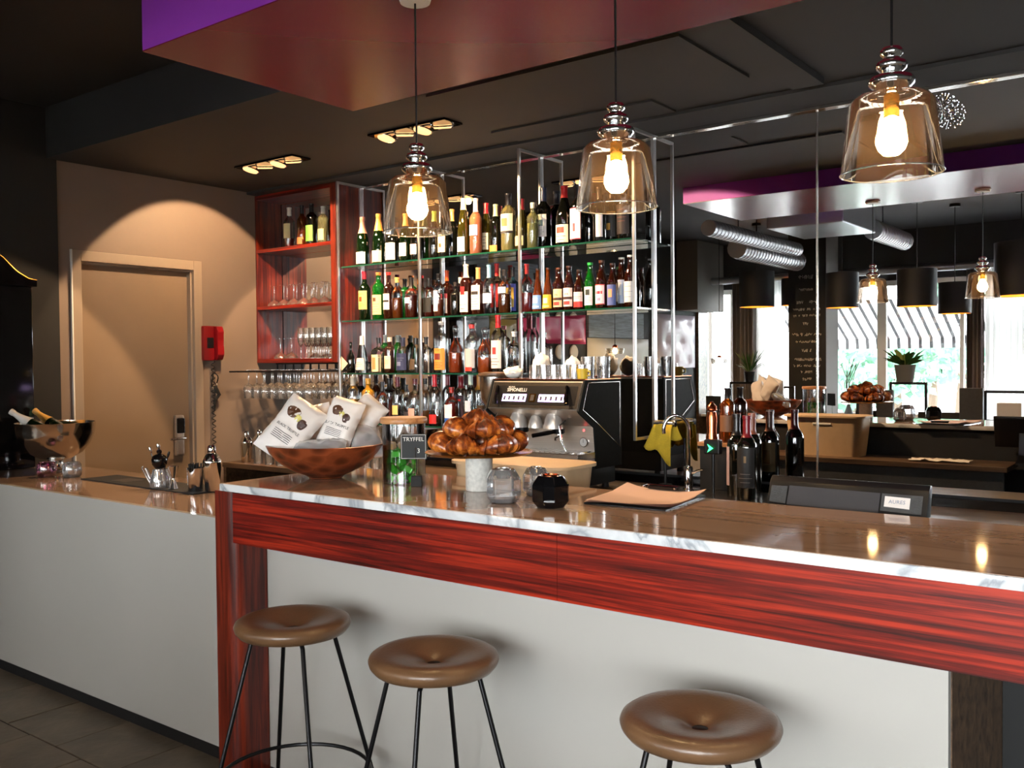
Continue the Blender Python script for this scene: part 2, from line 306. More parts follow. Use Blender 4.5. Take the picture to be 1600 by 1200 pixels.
def curtain(name, label, x0, x1, m, amp, folds, group):
    bm = bmesh.new(); n = folds*8; top, bot = [], []
    for i in range(n+1):
        x = x0+(x1-x0)*i/n; y = WIN_Y+0.30+amp*math.sin(2*math.pi*i/8)+0.3*amp*math.sin(i*0.9)
        top.append(bm.verts.new((x, y, HEAD+0.12))); bot.append(bm.verts.new((x+0.01*math.sin(i), y+0.25*amp*math.sin(i*0.4), SILL+0.02)))
    for i in range(n): bm.faces.new((top[i], top[i+1], bot[i+1], bot[i]))
    return tag(mk(name, bm, m, None, True), label, 'curtain', group)
curtain('window_curtain', 'grey gathered curtain between the two windows beside the chalkboard column', mx(1160), mx(1196), 'curtain_grey', 0.03, 6, 'window curtains')
curtain('sheer_curtain', 'white sheer curtain behind the chalkboard column', mx(1198), mx(1240), 'sheer', 0.025, 5, 'window curtains')
curtain('window_curtain', 'grey gathered curtain right of the wide window with the awning', mx(1519), mx(1546), 'curtain_grey', 0.03, 5, 'window curtains')
curtain('sheer_curtain', 'white sheer curtain right of the grey gathered curtain', mx(1548), mx(1640), 'sheer', 0.03, 8, 'window curtains')
# --- street outside
gd = struct(mk('street_ground', B(-30, 30, -30, WIN_Y-0.25, -0.15, -0.02), 'asphalt')); gd['label'] = 'pale street pavement outside the windows'
aw = thing('window_awning', 'striped white and grey awning hanging outside the wide window', 'awning')
ax0, ax1, ns = mx(1300)-0.9, mx(1560)+1.2, 90
for i in range(ns):
    a, b = ax0+(ax1-ax0)*i/ns, ax0+(ax1-ax0)*(i+1)/ns; m = 'awning_grey' if i % 3 == 1 else 'awning_white'
    bm = bmesh.new(); v = [bm.verts.new(p) for p in ((a, -2.86, 2.22), (b, -2.86, 2.22), (b, -3.75, 1.76), (a, -3.75, 1.76), (a, -3.77, 1.63), (b, -3.77, 1.63))]
    bm.faces.new((v[0], v[1], v[2], v[3])); bm.faces.new((v[3], v[2], v[5], v[4])); mk('awning_stripe', bm, m, aw)
def tree(loc, label, s, n, mt):
    t = thing('street_tree', label, 'tree', loc, 0, 'trees across the street')
    mk('trunk', tube([(0, 0, 0), (0.05*s, 0, 1.0*s), (0, 0.05*s, 2.0*s)], [0.14*s, 0.1*s, 0.06*s], 8), 'bark', t, True)
    bm = bmesh.new()
    for i in range(n):
        while True:
            q = Vector((random.uniform(-1, 1), random.uniform(-1, 1), random.uniform(-1, 1)))
            if q.length < 1: break
        p = Vector((q.x*1.5*s, q.y*1.2*s, 2.2*s+q.z*1.15*s)); e = Euler((random.uniform(0, 6), random.uniform(0, 6), 0)).to_matrix(); k = 0.14*s
        bm.faces.new([bm.verts.new(p+e@Vector(c)*k) for c in ((-1, -.5, 0), (0.2, -.7, .2), (1, .3, 0), (-.2, .7, .2))])
    o = mk('crown', bm, mt, t); o['kind'] = 'stuff'
for i, (x, y, s, l) in enumerate(((1335, -6.0, 0.6, 'leafy tree across the street seen left of the window mullion'), (1400, -8.5, 0.72, 'leafy tree across the street behind the potted window plant'), (1455, -11.2, 0.85, 'low leafy tree across the street right of the potted plant'), (1500, -14.2, 1.0, 'leafy tree across the street near the grey curtain'))):
    tree((mir(x, 560, y).x, y, 0), l, s, 520, 'leaf_pale')
# --- chalkboard column, ducts and lamps of the dining room
cx0, cx1 = mir(1232, 500, -1.5).x, mir(1291, 500, -1.5).x
cc = struct(mk('column_chalkboard', B(cx0, cx1, -1.9, -1.5, 0, ZM), 'plaster_grey')); cc['label'] = 'column faced with a chalkboard of handwriting'
mk('chalkboard', B(cx0+0.002, cx1-0.002, -1.5, -1.492, 0.9, ZM-0.05), 'chalkboard', cc)
hw = bmesh.new(); rr = random.Random(3); cxm = (cx0+cx1)/2
for z, wd_, sz in ((2.42, 0.26, .045), (2.28, 0.14, .03), (2.14, 0.2, .035), (2.06, 0.3, .03), (1.99, 0.3, .028), (1.9, 0.1, .035), (1.78, 0.32, .035), (1.70, 0.26, .028), (1.6, 0.1, .035), (1.5, 0.32, .032), (1.43, 0.3, .028), (1.36, 0.12, .03), (1.28, 0.1, .036)):
    x = cxm+wd_/2
    while x > cxm-wd_/2:
        lw = sz*rr.uniform(0.5, 0.9)
        if rr.random() > 0.16:
            pts = [(x-lw*t/5*0.8+rr.uniform(-.2, .2)*lw, -1.489, z+sz*0.5*math.sin(t*1.7+rr.uniform(0, 3))) for t in range(6)]
            tube(pts, 0.0022, 4, hw)
        x -= lw
mk('handwriting', hw, 'chalk', cc)
def spiral_duct(name, label, p0, p1, r):
    p0, p1 = Vector(p0), Vector(p1); L_ = (p1-p0).length; n = max(6, int(L_/0.07)); t = thing(name, label, 'duct', (0, 0, 0), 0, 'ventilation ducts')
    pts, rs = [], []
    for i in range(n):
        for f, k in ((0.0, 1.0), (0.8, 1.0), (0.82, 1.06), (0.98, 1.06)): pts.append(p0.lerp(p1, (i+f)/n)); rs.append(r*k)
    mk('duct_pipe', tube(pts, rs, 14), 'duct', t, True)
    mk('hanger', tube([p0.lerp(p1, .3)+Vector((0, 0, r*.95)), Vector((p0.lerp(p1, .3).x, p0.lerp(p1, .3).y, ZM-0.002))], 0.006, 6), 'dark_metal', t)
    return t
xd = mir(1030, 323, 1.1); zd = 2.62
spiral_duct('spiral_duct', 'thin ribbed steel duct under the ceiling, nearest the soffit', (-3.45, 1.5, zd), (-3.45, -0.55, zd), 0.07)
spiral_duct('spiral_duct', 'thick ribbed steel duct ending above the chalkboard column', (-3.72, 0.3, 2.58), (-3.72, -1.3, 2.58), 0.1)
spiral_duct('spiral_duct', 'short ribbed steel duct above the wide window', (-2.62, -0.3, 2.72), (-2.62, -1.4, 2.72), 0.09)
tag(mk('ceiling_pipe', tube([(XW+0.02, -2.2, 2.5), (1.0, -2.2, 2.5)], 0.045, 12), 'duct', None, True), 'long straight grey pipe running along the window wall under the ceiling', 'pipe')
tag(mk('duct_box', B(-3.1, -2.45, 0.2, 1.1, 2.62, 2.95, 0.01), 'duct'), 'square sheet-metal air duct box hanging under the black ceiling', 'duct')
def drum(px0, px1, py0, py1, Y, label):
    a, b = mir(px0, py1, Y), mir(px1, py0, Y); r = abs(b.x-a.x)/2; h = b.z-a.z; z = a.z
    t = thing('drum_lamp', label, 'lamp', ((a.x+b.x)/2, Y, z), 0, 'black drum pendant lamps')
    mk('shade', lathe([(r, 0), (r, h), (r-0.004, h), (r-0.004, 0)], 28), 'drum_black', t, True)
    mk('gold_lining', lathe([(r-0.006, 0.002), (r-0.006, h-.004)], 28), 'drum_gold', t, True); mk('diffuser', lathe([(0, 0.03), (r-0.008, 0.03)], 28), 'amber_glow', t)
    mk('cord', tube([(0, 0, h*.6), (0, 0, ZM-z)], 0.004, 6), 'black_plastic', t); mk('ceiling_cap', lathe([(0, ZM-z-.03), (.05, ZM-z-.03), (.05, ZM-z-.001), (0, ZM-z-.001)], 16), 'black_plastic', t)
drum(1157, 1208, 423, 481, -1.0, 'black drum lamp left of the chalkboard column'); drum(1222, 1258, 434, 478, -2.15, 'black drum lamp half hidden behind the chalkboard column')
drum(1291, 1341, 425, 482, -1.0, 'black drum lamp directly right of the chalkboard column'); drum(1402, 1464, 419, 480, -0.55, 'black drum lamp between the two reflected glass pendants'); drum(1466, 1518, 440, 491, -1.05, 'lowest black drum lamp, next to the reflected glass pendant')
drum(1553, 1640, 375, 464, -0.62, 'large black drum lamp at the right edge of the mirror')
# ================================================================ BAR AND COUNTERS
bar = thing('bar_counter', 'long bar with marble slab, red mahogany apron and glossy white front panel', 'bar counter')
XB0, XB1, YB, ZT = -2.785, 1.6, 1.965, 1.085
mk('marble_slab', B(XB0, XB1, YB, 2.58, ZT-0.026, ZT, 0.004), 'marble_white', bar, 30); mk('shaded_top', B(XB0+0.006, XB1, YB+0.006, 2.574, ZT, ZT+0.0008), 'marble_shaded', bar)  # thin top inlay is the slab's marble with painted shade
jx = onY(868, 850, YB).x
mk('apron_board', B(-2.752, jx-0.0008, YB+0.006, YB+0.03, 0.882, ZT-0.0265), 'mahogany', bar); mk('apron_board', B(jx+0.0008, XB1, YB+0.006, YB+0.03, 0.882, ZT-0.0265), 'mahogany', bar)
mk('apron_end', B(-2.80, -2.78, YB+0.02, 2.57, 0.882, ZT-0.0265), 'mahogany', bar)
pp = [(-2.822, 2.10), (-2.822, 1.975), (-2.815, 1.968)] + arc((-2.762, 2.004), 0.04, -math.pi/2, 0, 8, lambda a, b: (a+.02, b-.0)) + [(-2.702, 2.10)]
mk('corner_post', prism(pp, 'z', 0, ZT-0.0265), 'mahogany_v', bar, 30)
mk('front_panel', B(-2.70, -0.45, 2.10, 2.125, 0.06, 1.03, 0.001), 'white_gloss', bar); mk('kick_plate', B(-2.70, -0.45, 2.105, 2.13, 0, 0.06), 'kick_black', bar)
mk('inner_carcass', B(-2.70, -0.462, 2.13, 2.56, 0.02, 1.04), 'black_matte', bar)
mk('end_panel', B(-0.46, -0.448, 2.1255, 2.72, 0, 1.03), 'walnut', bar); mk('dark_end', B(-0.447, XB1, 2.70, 2.72, 0, 1.03), 'black_matte', bar)
lc = thing('side_counter', 'low glossy white counter with reflective top beside the service door', 'counter')
mk('front_panel', B(XW+0.015, -2.83, 2.10, 2.125, 0.055, 0.9252, 0.001), 'white_gloss', lc); mk('kick_plate', B(XW+0.015, -2.83, 2.112, 2.13, 0, 0.055), 'kick_black', lc)
mk('counter_top', B(XW+0.015, -2.83, 2.1255, 2.745, 0.905, 0.925), ['wall_reflection_top'], lc); mk('carcass', B(XW+0.015, -2.83, 2.13, 2.73, 0.02, 0.904), 'white_gloss', lc)
wl = thing('work_ledge', 'brown inner work ledge with speckled black front behind the bar', 'ledge')
mk('ledge_top', B(-2.62, -0.95, 2.585, 2.95, 0.85, 0.88, 0.002), 'walnut', wl); mk('ledge_front', B(-2.6, -0.97, 2.90, 2.93, 0, 0.85), 'charcoal', wl)
ZK = 0.85
bk = thing('back_counter', 'dark back counter along the mirror with brown wooden top', 'counter')
mk('counter_top', B(-5.3, 2.2, 3.765, YM-0.012, ZK-.032, ZK, 0.002), 'walnut', bk); mk('steel_edge', B(-2.35, 2.2, 3.755, 3.7645, ZK-.028, ZK-.002), 'steel', bk); mk('sink_rim', B(-2.3, -1.3, 3.80, 4.3, ZK, ZK+.006, 0.002), 'steel', bk)
mk('carcass', B(-4.3, 2.2, 3.79, YM-0.012, 0, ZK-.033), 'black_matte', bk); mk('side_panel', B(-5.3, -5.27, 3.775, YM-0.012, 0, ZK-.033), 'walnut', bk); mk('splash_lip', B(-5.3, 2.2, YM-0.03, YM-0.013, ZK, ZK+.04), 'black_gloss', bk)
# --- bar stools
def stool(label, x, y, rz):
    t = thing('bar_stool', label, 'stool', (x, y, 0), rz, 'leather ring bar stools'); z = 0.735
    prof = [(0, z-.036), (.08, z-.037), (.13, z-.034), (.156, z-.026), (.167, z-.013), (.170, z-.002), (.166, z+.008), (.156, z+.0145), (.138, z+.017), (.115, z+.0145), (.085, z+.009), (.055, z+.002), (.032, z-.006), (.018, z-.014), (0, z-.017)]
    mk('seat', lathe(prof, 48), 'leather', t, 60); mk('centre_button', lathe([(0, z-.012), (.013, z-.0125), (.018, z-.0145)], 16), 'black_plastic', t, True)
    for k in range(4):
        a = R(45+90*k); d_ = Vector((math.cos(a), math.sin(a), 0))
        mk('leg', tube([d_*0.10+Vector((0, 0, z-.034)), d_*0.122+Vector((0, 0, z-.046)), d_*0.30+Vector((0, 0, 0.004))], 0.0065, 10), 'dark_metal', t, True)
    mk('foot_ring', tube([(0.222*math.cos(R(i*10)), 0.222*math.sin(R(i*10)), 0.28) for i in range(36)], 0.006, 8, closed=True), 'dark_metal', t, True)
stool('brown leather ring stool beside the mahogany corner post', -2.18, 1.785, R(18)); stool('brown leather ring stool between the other two stools', -1.62, 1.785, R(-20)); stool('brown leather ring stool furthest from the corner post', -0.872, 1.795, R(8))
# --- glass pendant lamps
def pendant(label, x):
    zb = 1.895; t = thing('glass_pendant', label, 'pendant lamp', (x, 2.08, zb), 0, 'smoked glass pendants over the bar'); r0, r1, h = .104, .079, .168
    mk('glass_shade', lathe([(r0, 0), (r0*.99, .004), (r1+.008, h-.02), (r1-.004, h-.006), (.045, h), (.026, h)], 40), 'glass_smoke', t, 50)
    mk('rim', tube([(r0*math.cos(R(i*9)), r0*math.sin(R(i*9)), 0) for i in range(40)], .0016, 6, closed=True), 'glass_crystal', t, True)
    z = h
    mk('chrome_cap', lathe([(0, z-.002), (.026, z-.002), (.030, z+.004), (.046, z+.018), (.048, z+.026), (.044, z+.034), (.024, z+.042), (.022, z+.046), (.030, z+.052), (.033, z+.059), (.030, z+.066), (.018, z+.072), (.017, z+.076), (.023, z+.082), (.024, z+.09), (.019, z+.097), (.006, z+.1), (0, z+.1)], 32), 'chrome', t, 60)
    mk('socket', lathe([(.014, h-.05), (.016, h-.048), (.016, h-.002)], 16), 'brass', t, True)
    mk('light_bulb', lathe([(0, h-.132), (.016, h-.129), (.027, h-.118), (.0325, h-.103), (.031, h-.088), (.023, h-.070), (.015, h-.056), (.0125, h-.046)], 18), 'bulb', t, True)
    mk('cord', tube([(0, 0, z+.098), (0, 0, 2.598-zb)], .003, 6), 'black_plastic', t); mk('ceiling_rose', lathe([(0, 2.58-zb), (.045, 2.582-zb), (.05, 2.597-zb), (0, 2.597-zb)], 24), 'white_paint', t, True)
px = [onY(p, y, 2.08).x for p, y in ((652, 310), (963, 260), (1393, 200))]
pendant('smoked glass pendant above the croissants, lowest in the picture', px[0]); pendant('smoked glass pendant in the middle of the row of three', px[1]); pendant('large smoked glass pendant nearest the camera', px[2])
# --- recessed ceiling spotlights
def spots(label, x, y, rz, cut):
    t = thing('recessed_spotlight', label, 'ceiling light', (x, y, ZC), rz, 'recessed gimbal spotlights')
    mk('housing', B(-.27, .27, -.07, .07, -.012, -.0005, .002), 'black_gloss', t)
    for i in range(4):
        a = mk('gimbal_lamp', lathe([(0, -.022), (.03, -.023), (.043, -.03), (.048, -.018), (.044, -.012)], 20), 'lamp_gold', t, True, (-.195+.13*i, 0, 0), (R((-14, 10, -12, 14)[i]), R(8), 0)); mk('gimbal_ring', tube([(.052*math.cos(R(k*18)), .052*math.sin(R(k*18)), -.018) for k in range(20)], .004, 6, closed=True), 'chrome', a, True)
    for dx, e, ax, ay, sz in cut:
        l = bpy.data.lights.new('spot_lamp', 'SPOT'); l.energy = e; l.color = (1.0, 0.64, 0.35); l.spot_size = R(sz); l.spot_blend = 0.08; l.shadow_soft_size = 0.02
        o = bpy.data.objects.new('spot_lamp', l); C.objects.link(o); o.location = (x+dx, y, ZC-0.045); o.rotation_mode = 'QUATERNION'; o.rotation_quaternion = Vector((ax, ay, -1)).to_track_quat('-Z', 'Y')
spots('recessed spotlight strip in the ceiling near the wooden cabinet', -4.53, 3.60, 0, ((-.195, 36, -.84, .05, 87), (-.065, 44, -.1, .75, 84), (.065, 52, .1, -.75, 100), (.195, 54, .45, .7, 84)))
spots('recessed spotlight strip in the ceiling behind the first pendant', -3.32, 3.55, 0, ((-.195, 54, -.35, .72, 84), (-.065, 54, .1, .8, 84), (.065, 70, .35, -.8, 100), (.195, 60, .9, .35, 84)))
# ================================================================ CABINET, SHELVES, BOTTLES
cb = thing('wall_cabinet', 'open red mahogany cabinet in the corner above the hanging glasses', 'cabinet')
CX0, CX1, CY0, CY1, CZ0, CZ1 = XW+0.003, -4.612, 4.175, 4.396, 1.51, 2.688
mk('side_panel', B(CX0, CX0+.012, CY0, CY1, CZ0, CZ1), 'mahogany_v', cb); mk('side_panel', B(CX1-.05, CX1, CY0, CY1, CZ0, CZ1), 'mahogany_v', cb)
for z0, z1, n in ((CZ0, CZ0+.028, 'bottom_board'), (CZ1-.03, CZ1, 'top_board'), (1.885, 1.908, 'shelf_board'), (2.285, 2.308, 'shelf_board')): mk(n, B(CX0+.012, CX1-.05, CY0, CY1, z0, z1), 'mahogany', cb)
fr = thing('shelf_frame', 'polished chrome tube frame carrying the glass bottle shelves', 'shelf')
FX = [-4.605, -3.885, -3.122, -2.392]; T = .0075; FY = 4.19
for x in FX:
    z0 = 1.09
    mk('front_post', B(x-T, x+T, FY-T, FY+T, z0, 2.692, .001, seg=1), 'frame_metal', fr); mk('rear_post', B(x-T, x+T, YM-.016, YM-.001, z0, 2.692, .001, seg=1), 'frame_metal', fr)
    mk('top_bar', B(x-T, x+T, FY+T, YM-.016, 2.677, 2.692), 'frame_metal', fr); mk('foot_bar', B(x-T, x+T, FY+T, YM-.016, z0, z0+.015), 'frame_metal', fr)
SH = [2.135, 1.78, 1.438, 1.1155]; SX = [(-4.59, -2.40), (-4.59, -2.40), (-4.59, -3.13), (-4.59, -3.13)]
for z, (a, b), n in zip(SH, SX, ('top', 'second', 'third', 'lowest')):
    s = thing('glass_shelf', 'greenish glass shelf in the chrome frame, %s of the four from the ceiling' % {'top': 'first', 'second': 'second', 'third': 'third', 'lowest': 'last'}[n], 'shelf', (0, 0, 0), 0, 'glass bottle shelves')
    mk('glass_sheet', B(a, b, FY+.012, YM-.018, z-.009, z), 'glass_shelf', s); mk('ground_edge', B(a, b, FY+.009, FY+.012, z-.009, z), 'shelf_edge', s)
PROF = {'bordeaux': [(0, 0), (.96, 0), (1, .012), (1, .62), (.95, .66), (.7, .715), (.42, .76), (.37, .8), (.36, .955), (.41, .96), (.41, .985), (.37, 1), (0, 1)],
        'burgundy': [(0, 0), (.96, 0), (1, .012), (1, .44), (.95, .52), (.8, .61), (.58, .70), (.42, .79), (.36, .86), (.35, .955), (.4, .96), (.4, .985), (.36, 1), (0, 1)],
        'champagne': [(0, 0), (.95, 0), (1, .012), (1, .40), (.96, .48), (.82, .59), (.6, .70), (.44, .80), (.36, .88), (.34, .93), (.4, .94), (.4, .985), (.3, 1), (0, 1)],
        'riesling': [(0, 0), (.96, 0), (1, .012), (1, .38), (.93, .5), (.75, .64), (.55, .76), (.42, .86), (.38, .95), (.42, .96), (.42, .99), (.36, 1), (0, 1)],
        'spirit': [(0, 0), (.95, 0), (1, .015), (1, .66), (.97, .70), (.78, .745), (.48, .775), (.40, .80), (.38, .96), (.42, .965), (.42, .99), (.38, 1), (0, 1)],
        'squat': [(0, 0), (.95, 0), (1, .02), (1, .58), (.95, .64), (.7, .70), (.4, .735), (.32, .77), (.31, .96), (.36, .965), (.36, .99), (.3, 1), (0, 1)],
        'beer': [(0, 0), (.95, 0), (1, .015), (1, .55), (.95, .60), (.78, .68), (.55, .76), (.44, .84), (.41, .94), (.46, .95), (.46, .99), (.4, 1), (0, 1)],
        'decanter': [(0, 0), (.92, 0), (1, .02), (.96, .45), (.85, .55), (.5, .64), (.3, .70), (.28, .82), (.36, .84), (.3, .86), (.42, .93), (.3, .99), (0, 1)],
        'cone': [(0, 0), (.95, 0), (1, .02), (.92, .3), (.66, .58), (.42, .74), (.36, .82), (.35, .97), (.35, 1), (0, 1)]}
def rad(p, z):
    for (r0, z0), (r1, z1) in zip(p, p[1:]):
        if z0 <= z <= z1 and z1 > z0: return r0+(r1-r0)*(z-z0)/(z1-z0)
    return p[-2][0]
def wrap(p, h, r, z0, z1, ac, half, off, bm=None, nseg=8):
    bm = bm or bmesh.new(); nz = max(1, int((z1-z0)*14)); V = []
    for j in range(nz+1):
        z = z0+(z1-z0)*j/nz; rr = rad(p, z)*r+off; V.append([bm.verts.new((rr*math.cos(ac-half+2*half*i/nseg), rr*math.sin(ac-half+2*half*i/nseg), z*h)) for i in range(nseg+1)])
    for j in range(nz):
        for i in range(nseg): bm.faces.new((V[j][i], V[j][i+1], V[j+1][i+1], V[j+1][i]))
    return bm
def bottle(label, loc, kind, h, r, glass, cap=None, cf=.2, lab=None, marks=(), liquid=None, turn=0.0, square=False, group=None, cat='bottle', name='bottle'):
    p = PROF[kind]; t = thing(name, label, cat, loc, 0, group); n = 4 if square else 20
    q = [(a*r, z*h) for a, z in p]
    if square:
        bm = bmesh.new(); rings = []
        for a, z in p:
            rr = a*r; sq = 1.0 if a > .6 else 0.0; ring = []
            for i in range(20):
                th = 2*math.pi*(i+.5)/20; c_, s_ = math.cos(th), math.sin(th); k = (min(1/max(abs(c_), abs(s_)), 1.25) if sq else 1.0)*.92
                ring.append(bm.verts.new((rr*k*c_, rr*k*s_, z*h)))
            rings.append(ring)
        for A, D in zip(rings, rings[1:]):
            for i in range(20): bm.faces.new((A[i], A[(i+1) % 20], D[(i+1) % 20], D[i]))
        mk('glass_body', bm, 'b_'+glass, t, 35)
    else: mk('glass_body', lathe(q, n), 'b_'+glass, t, 50)
    if liquid:
        lv, lcol = liquid; m = col(*lcol, rough=0.12); k = .80 if square else .93
        pr = [(0, .012*h), (r*.9*k, .012*h), (r*k, .03*h)]+[(a*r*k, z*h) for a, z in p if .04 < z < lv and a > 0]+[(rad(p, lv)*r*k, lv*h), (0, lv*h)]
        mk('liquid', lathe(pr, 16), m, t, 50)
    if cap:
        z0 = 1-cf; pr = [(rad(p, z0)*r*1.05, z0*h)]+[(a*r*1.06, z*h) for a, z in p if z > z0 and a > 0 and z < .995]+[(rad(p, .98)*r*1.06, h+.001), (0, h+.0015)]
        mk('cap', lathe(pr, 14), cap if not isinstance(cap, tuple) else col(*cap, rough=.3), t, 50)
    ac = -math.pi/2+turn; off = .0012+(r*.06 if square else 0)
    if lab:
        z0, z1, lc_, half = lab; lb = mk('label', wrap(p, h, r, z0, z1, ac, half, off), col(*lc_, rough=.6), t, True)
        for mk_ in marks:
            if mk_[0] == 'text':
                _, s_, zc, sz, c_ = mk_; zz = zc*h; rr = rad(p, zc)*r+off+.0006
                bm = text_map(s_, sz, lambda u, v: (rr*math.cos(ac+u/rr), rr*math.sin(ac+u/rr), zz+v)); mk('lettering', bm, col(*c_, rough=.6), lb)
            elif mk_[0] == 'lines':
                _, za, zb, k, c_ = mk_; bm = bmesh.new()
                for i in range(k): zz = za+(zb-za)*i/max(1, k-1); wrap(p, h, r, zz, zz+.008, ac, half*(.7 if i % 2 else .5), off+.0006, bm, 5)
                mk('print_lines', bm, col(*c_, rough=.6), lb)
            else:
                _, za, zb, hh, c_ = mk_; mk('emblem' if hh < half*.9 else 'band', wrap(p, h, r, za, zb, ac, hh, off+.0007, None, 6), col(*c_, rough=.5), lb, True)
    return t
ORD = 'first second third fourth fifth sixth seventh eighth ninth tenth eleventh twelfth thirteenth fourteenth fifteenth sixteenth seventeenth eighteenth nineteenth twentieth twenty-first twenty-second twenty-third twenty-fourth twenty-fifth twenty-sixth twenty-seventh twenty-eighth twenty-ninth thirtieth'.split()
def row(si, items):
    sn = ('top', 'second', 'third', 'lowest')[si]; placed = []
    for i, it in enumerate(items):
        x, dsc, kind, h, r, glass, cap, cf, lab, marks = it[:10]; kw = dict(it[10]) if len(it) > 10 else {}
        y0 = kw.pop('Y', 4.248); py = 400 if si < 2 else 560; best = None
        rq = r*(1.14 if kw.get('square') else 1.0)
        for Y in (y0, 4.248, 4.335, 4.29):
            X = max(onY(x, py, Y).x, -4.59+rq)
            gap = min([math.hypot(X-a_, Y-b_)-c_-rq for a_, b_, c_ in placed]+[9])
            for fx in FX:
                if abs(X-fx) < rq+T and Y-rq < FY+T+.003: gap = min(gap, -.001)
            if best is None or gap > best[0]+.0005: best = (gap, X, Y)
            if gap > .001: break
        gap, X, Y = best
        if gap < .001: r = max(r*.74, r+gap-.001); rq = r*(1.14 if kw.get('square') else 1.0)
        Y = min(max(Y, FY+.014+rq), YM-.02-rq); placed.append((X, Y, rq))
        bottle('%s, %s from the cabinet on the %s glass shelf' % (dsc, ORD[i], sn), (X, Y, SH[si]+.0005), kind, h, r, glass, cap, cf, lab, marks, group='bottles on the %s glass shelf' % sn, **kw)
INK = (30, 28, 30); CRM = (232, 220, 190); WHT = (236, 234, 230); A1 = 1.15
row(0, [
 (567, 'champagne bottle with pink foil', 'champagne', .312, .043, 'green', (214, 160, 140), .34, (.03, .27, (214, 190, 186), A1), []),
 (592, 'champagne bottle with gold foil', 'champagne', .318, .043, 'green', (224, 160, 74), .34, (.03, .26, (226, 208, 160), A1), []),
 (613, 'dark bottle with big scribbled label', 'burgundy', .29, .043, 'dark', (30, 30, 34), .2, (.05, .42, (226, 218, 208), A1), [('lines', .1, .35, 4, INK)]),
 (634, 'green bottle with square white label', 'burgundy', .295, .040, 'green', (220, 158, 80), .26, (.1, .38, WHT, .8), []),
 (651, 'dark bottle with oval pale label', 'burgundy', .285, .039, 'dark', (30, 40, 30), .2, (.12, .34, (226, 206, 204), .7), [], {'Y': 4.30}),
 (664, 'dark green bottle with plain neck', 'champagne', .29, .040, 'green', (60, 90, 40), .25, None, [], {'Y': 4.33}),
 (679, 'dark green bottle with lime foil', 'burgundy', .285, .038, 'dark', (120, 160, 40), .22, None, []),
 (694, 'wine bottle with tall tan label', 'bordeaux', .292, .037, 'dark', (206, 160, 96), .22, (.1, .5, (228, 206, 160), .85), [('patch', .2, .28, .25, (90, 70, 40)), ('patch', .46, .5, .85, INK)]),
 (707, 'black bottle with low white label', 'bordeaux', .30, .036, 'dark', (222, 170, 92), .24, (.14, .24, (226, 210, 200), .7), [], {'Y': 4.30}),
 (725, 'tall slim bottle with cream capsule', 'riesling', .335, .038, 'olive', (226, 212, 180), .2, (.06, .32, (238, 232, 220), .8), [('lines', .12, .24, 3, INK)], {'liquid': (.82, (24, 26, 10))}),
 (744, 'rosé bottle with silver pink capsule', 'bordeaux', .325, .038, 'rose', (214, 190, 200), .24, (.33, .52, (132, 140, 196), .9), [], {'liquid': (.72, (206, 130, 96))}),
 (760, 'olive bottle with red capsule', 'burgundy', .308, .041, 'olive', (170, 30, 46), .2, (.1, .42, (240, 230, 200), .95), [('lines', .16, .34, 4, INK)], {'liquid': (.7, (120, 100, 24))}),
 (775, 'dark bottle with pale green capsule', 'bordeaux', .29, .037, 'dark', (186, 196, 150), .24, (.03, .17, (206, 130, 66), .8), [], {'Y': 4.32}),
 (795, 'white wine bottle with black stopper', 'spirit', .325, .044, 'pale', (24, 24, 28), .2, (.34, .64, (236, 224, 200), 1.2), [('patch', .3, .34, 1.2, INK), ('patch', .42, .56, .45, (150, 120, 70))], {'liquid': (.6, (206, 176, 92))}),
 (816, 'olive bottle with dark red capsule', 'burgundy', .285, .039, 'olive', (120, 30, 40), .22, (.07, .26, (224, 206, 160), .8), [], {'Y': 4.30, 'liquid': (.7, (90, 70, 24))}),
 (833, 'pale green bottle with plain glass', 'spirit', .255, .034, 'pale', (230, 226, 206), .12, None, [], {'Y': 4.28, 'liquid': (.55, (176, 176, 110))}),
 (850, 'tall black magnum with square picture label', 'bordeaux', .348, .047, 'dark', (36, 44, 70), .22, (.2, .56, (232, 228, 226), .95), [('patch', .37, .47, .5, (62, 92, 122)), ('lines', .24, .3, 3, (150, 150, 150))]),
 (882, 'black bottle with red and white capsule', 'burgundy', .322, .047, 'dark', (190, 36, 36), .2, (.04, .34, (228, 212, 190), 1.0), [('patch', .2, .3, .5, (150, 50, 40)), ('lines', .08, .14, 2, INK)]),
 (904, 'black bottle with pink-edged white label', 'bordeaux', .318, .044, 'dark', (30, 30, 34), .22, (.07, .6, (206, 60, 90), .86), [('patch', .085, .585, .8, (236, 232, 234)), ('patch', .2, .34, .16, (150, 24, 44))]),
 (921, 'black bottle with no label', 'bordeaux', .29, .036, 'dark', (30, 30, 34), .22, None, [], {'Y': 4.32}),
 (937, 'black bottle with white back label', 'bordeaux', .29, .038, 'dark', (30, 30, 34), .22, (.08, .5, (232, 226, 232), .5), [], {'turn': .5}),
 (956, 'black bottle with gold band', 'bordeaux', .30, .043, 'dark', (36, 30, 30), .22, (.1, .56, (22, 20, 20), 1.0), [('patch', .52, .55, .98, (200, 140, 56)), ('patch', .22, .34, .35, (190, 140, 60))]),
 (977, 'black bottle with faint dark label', 'bordeaux', .30, .043, 'dark', (30, 30, 34), .22, (.08, .6, (28, 20, 24), 1.0), [('lines', .3, .5, 4, (110, 60, 60))]),
])
BR = {'turn': -.0}
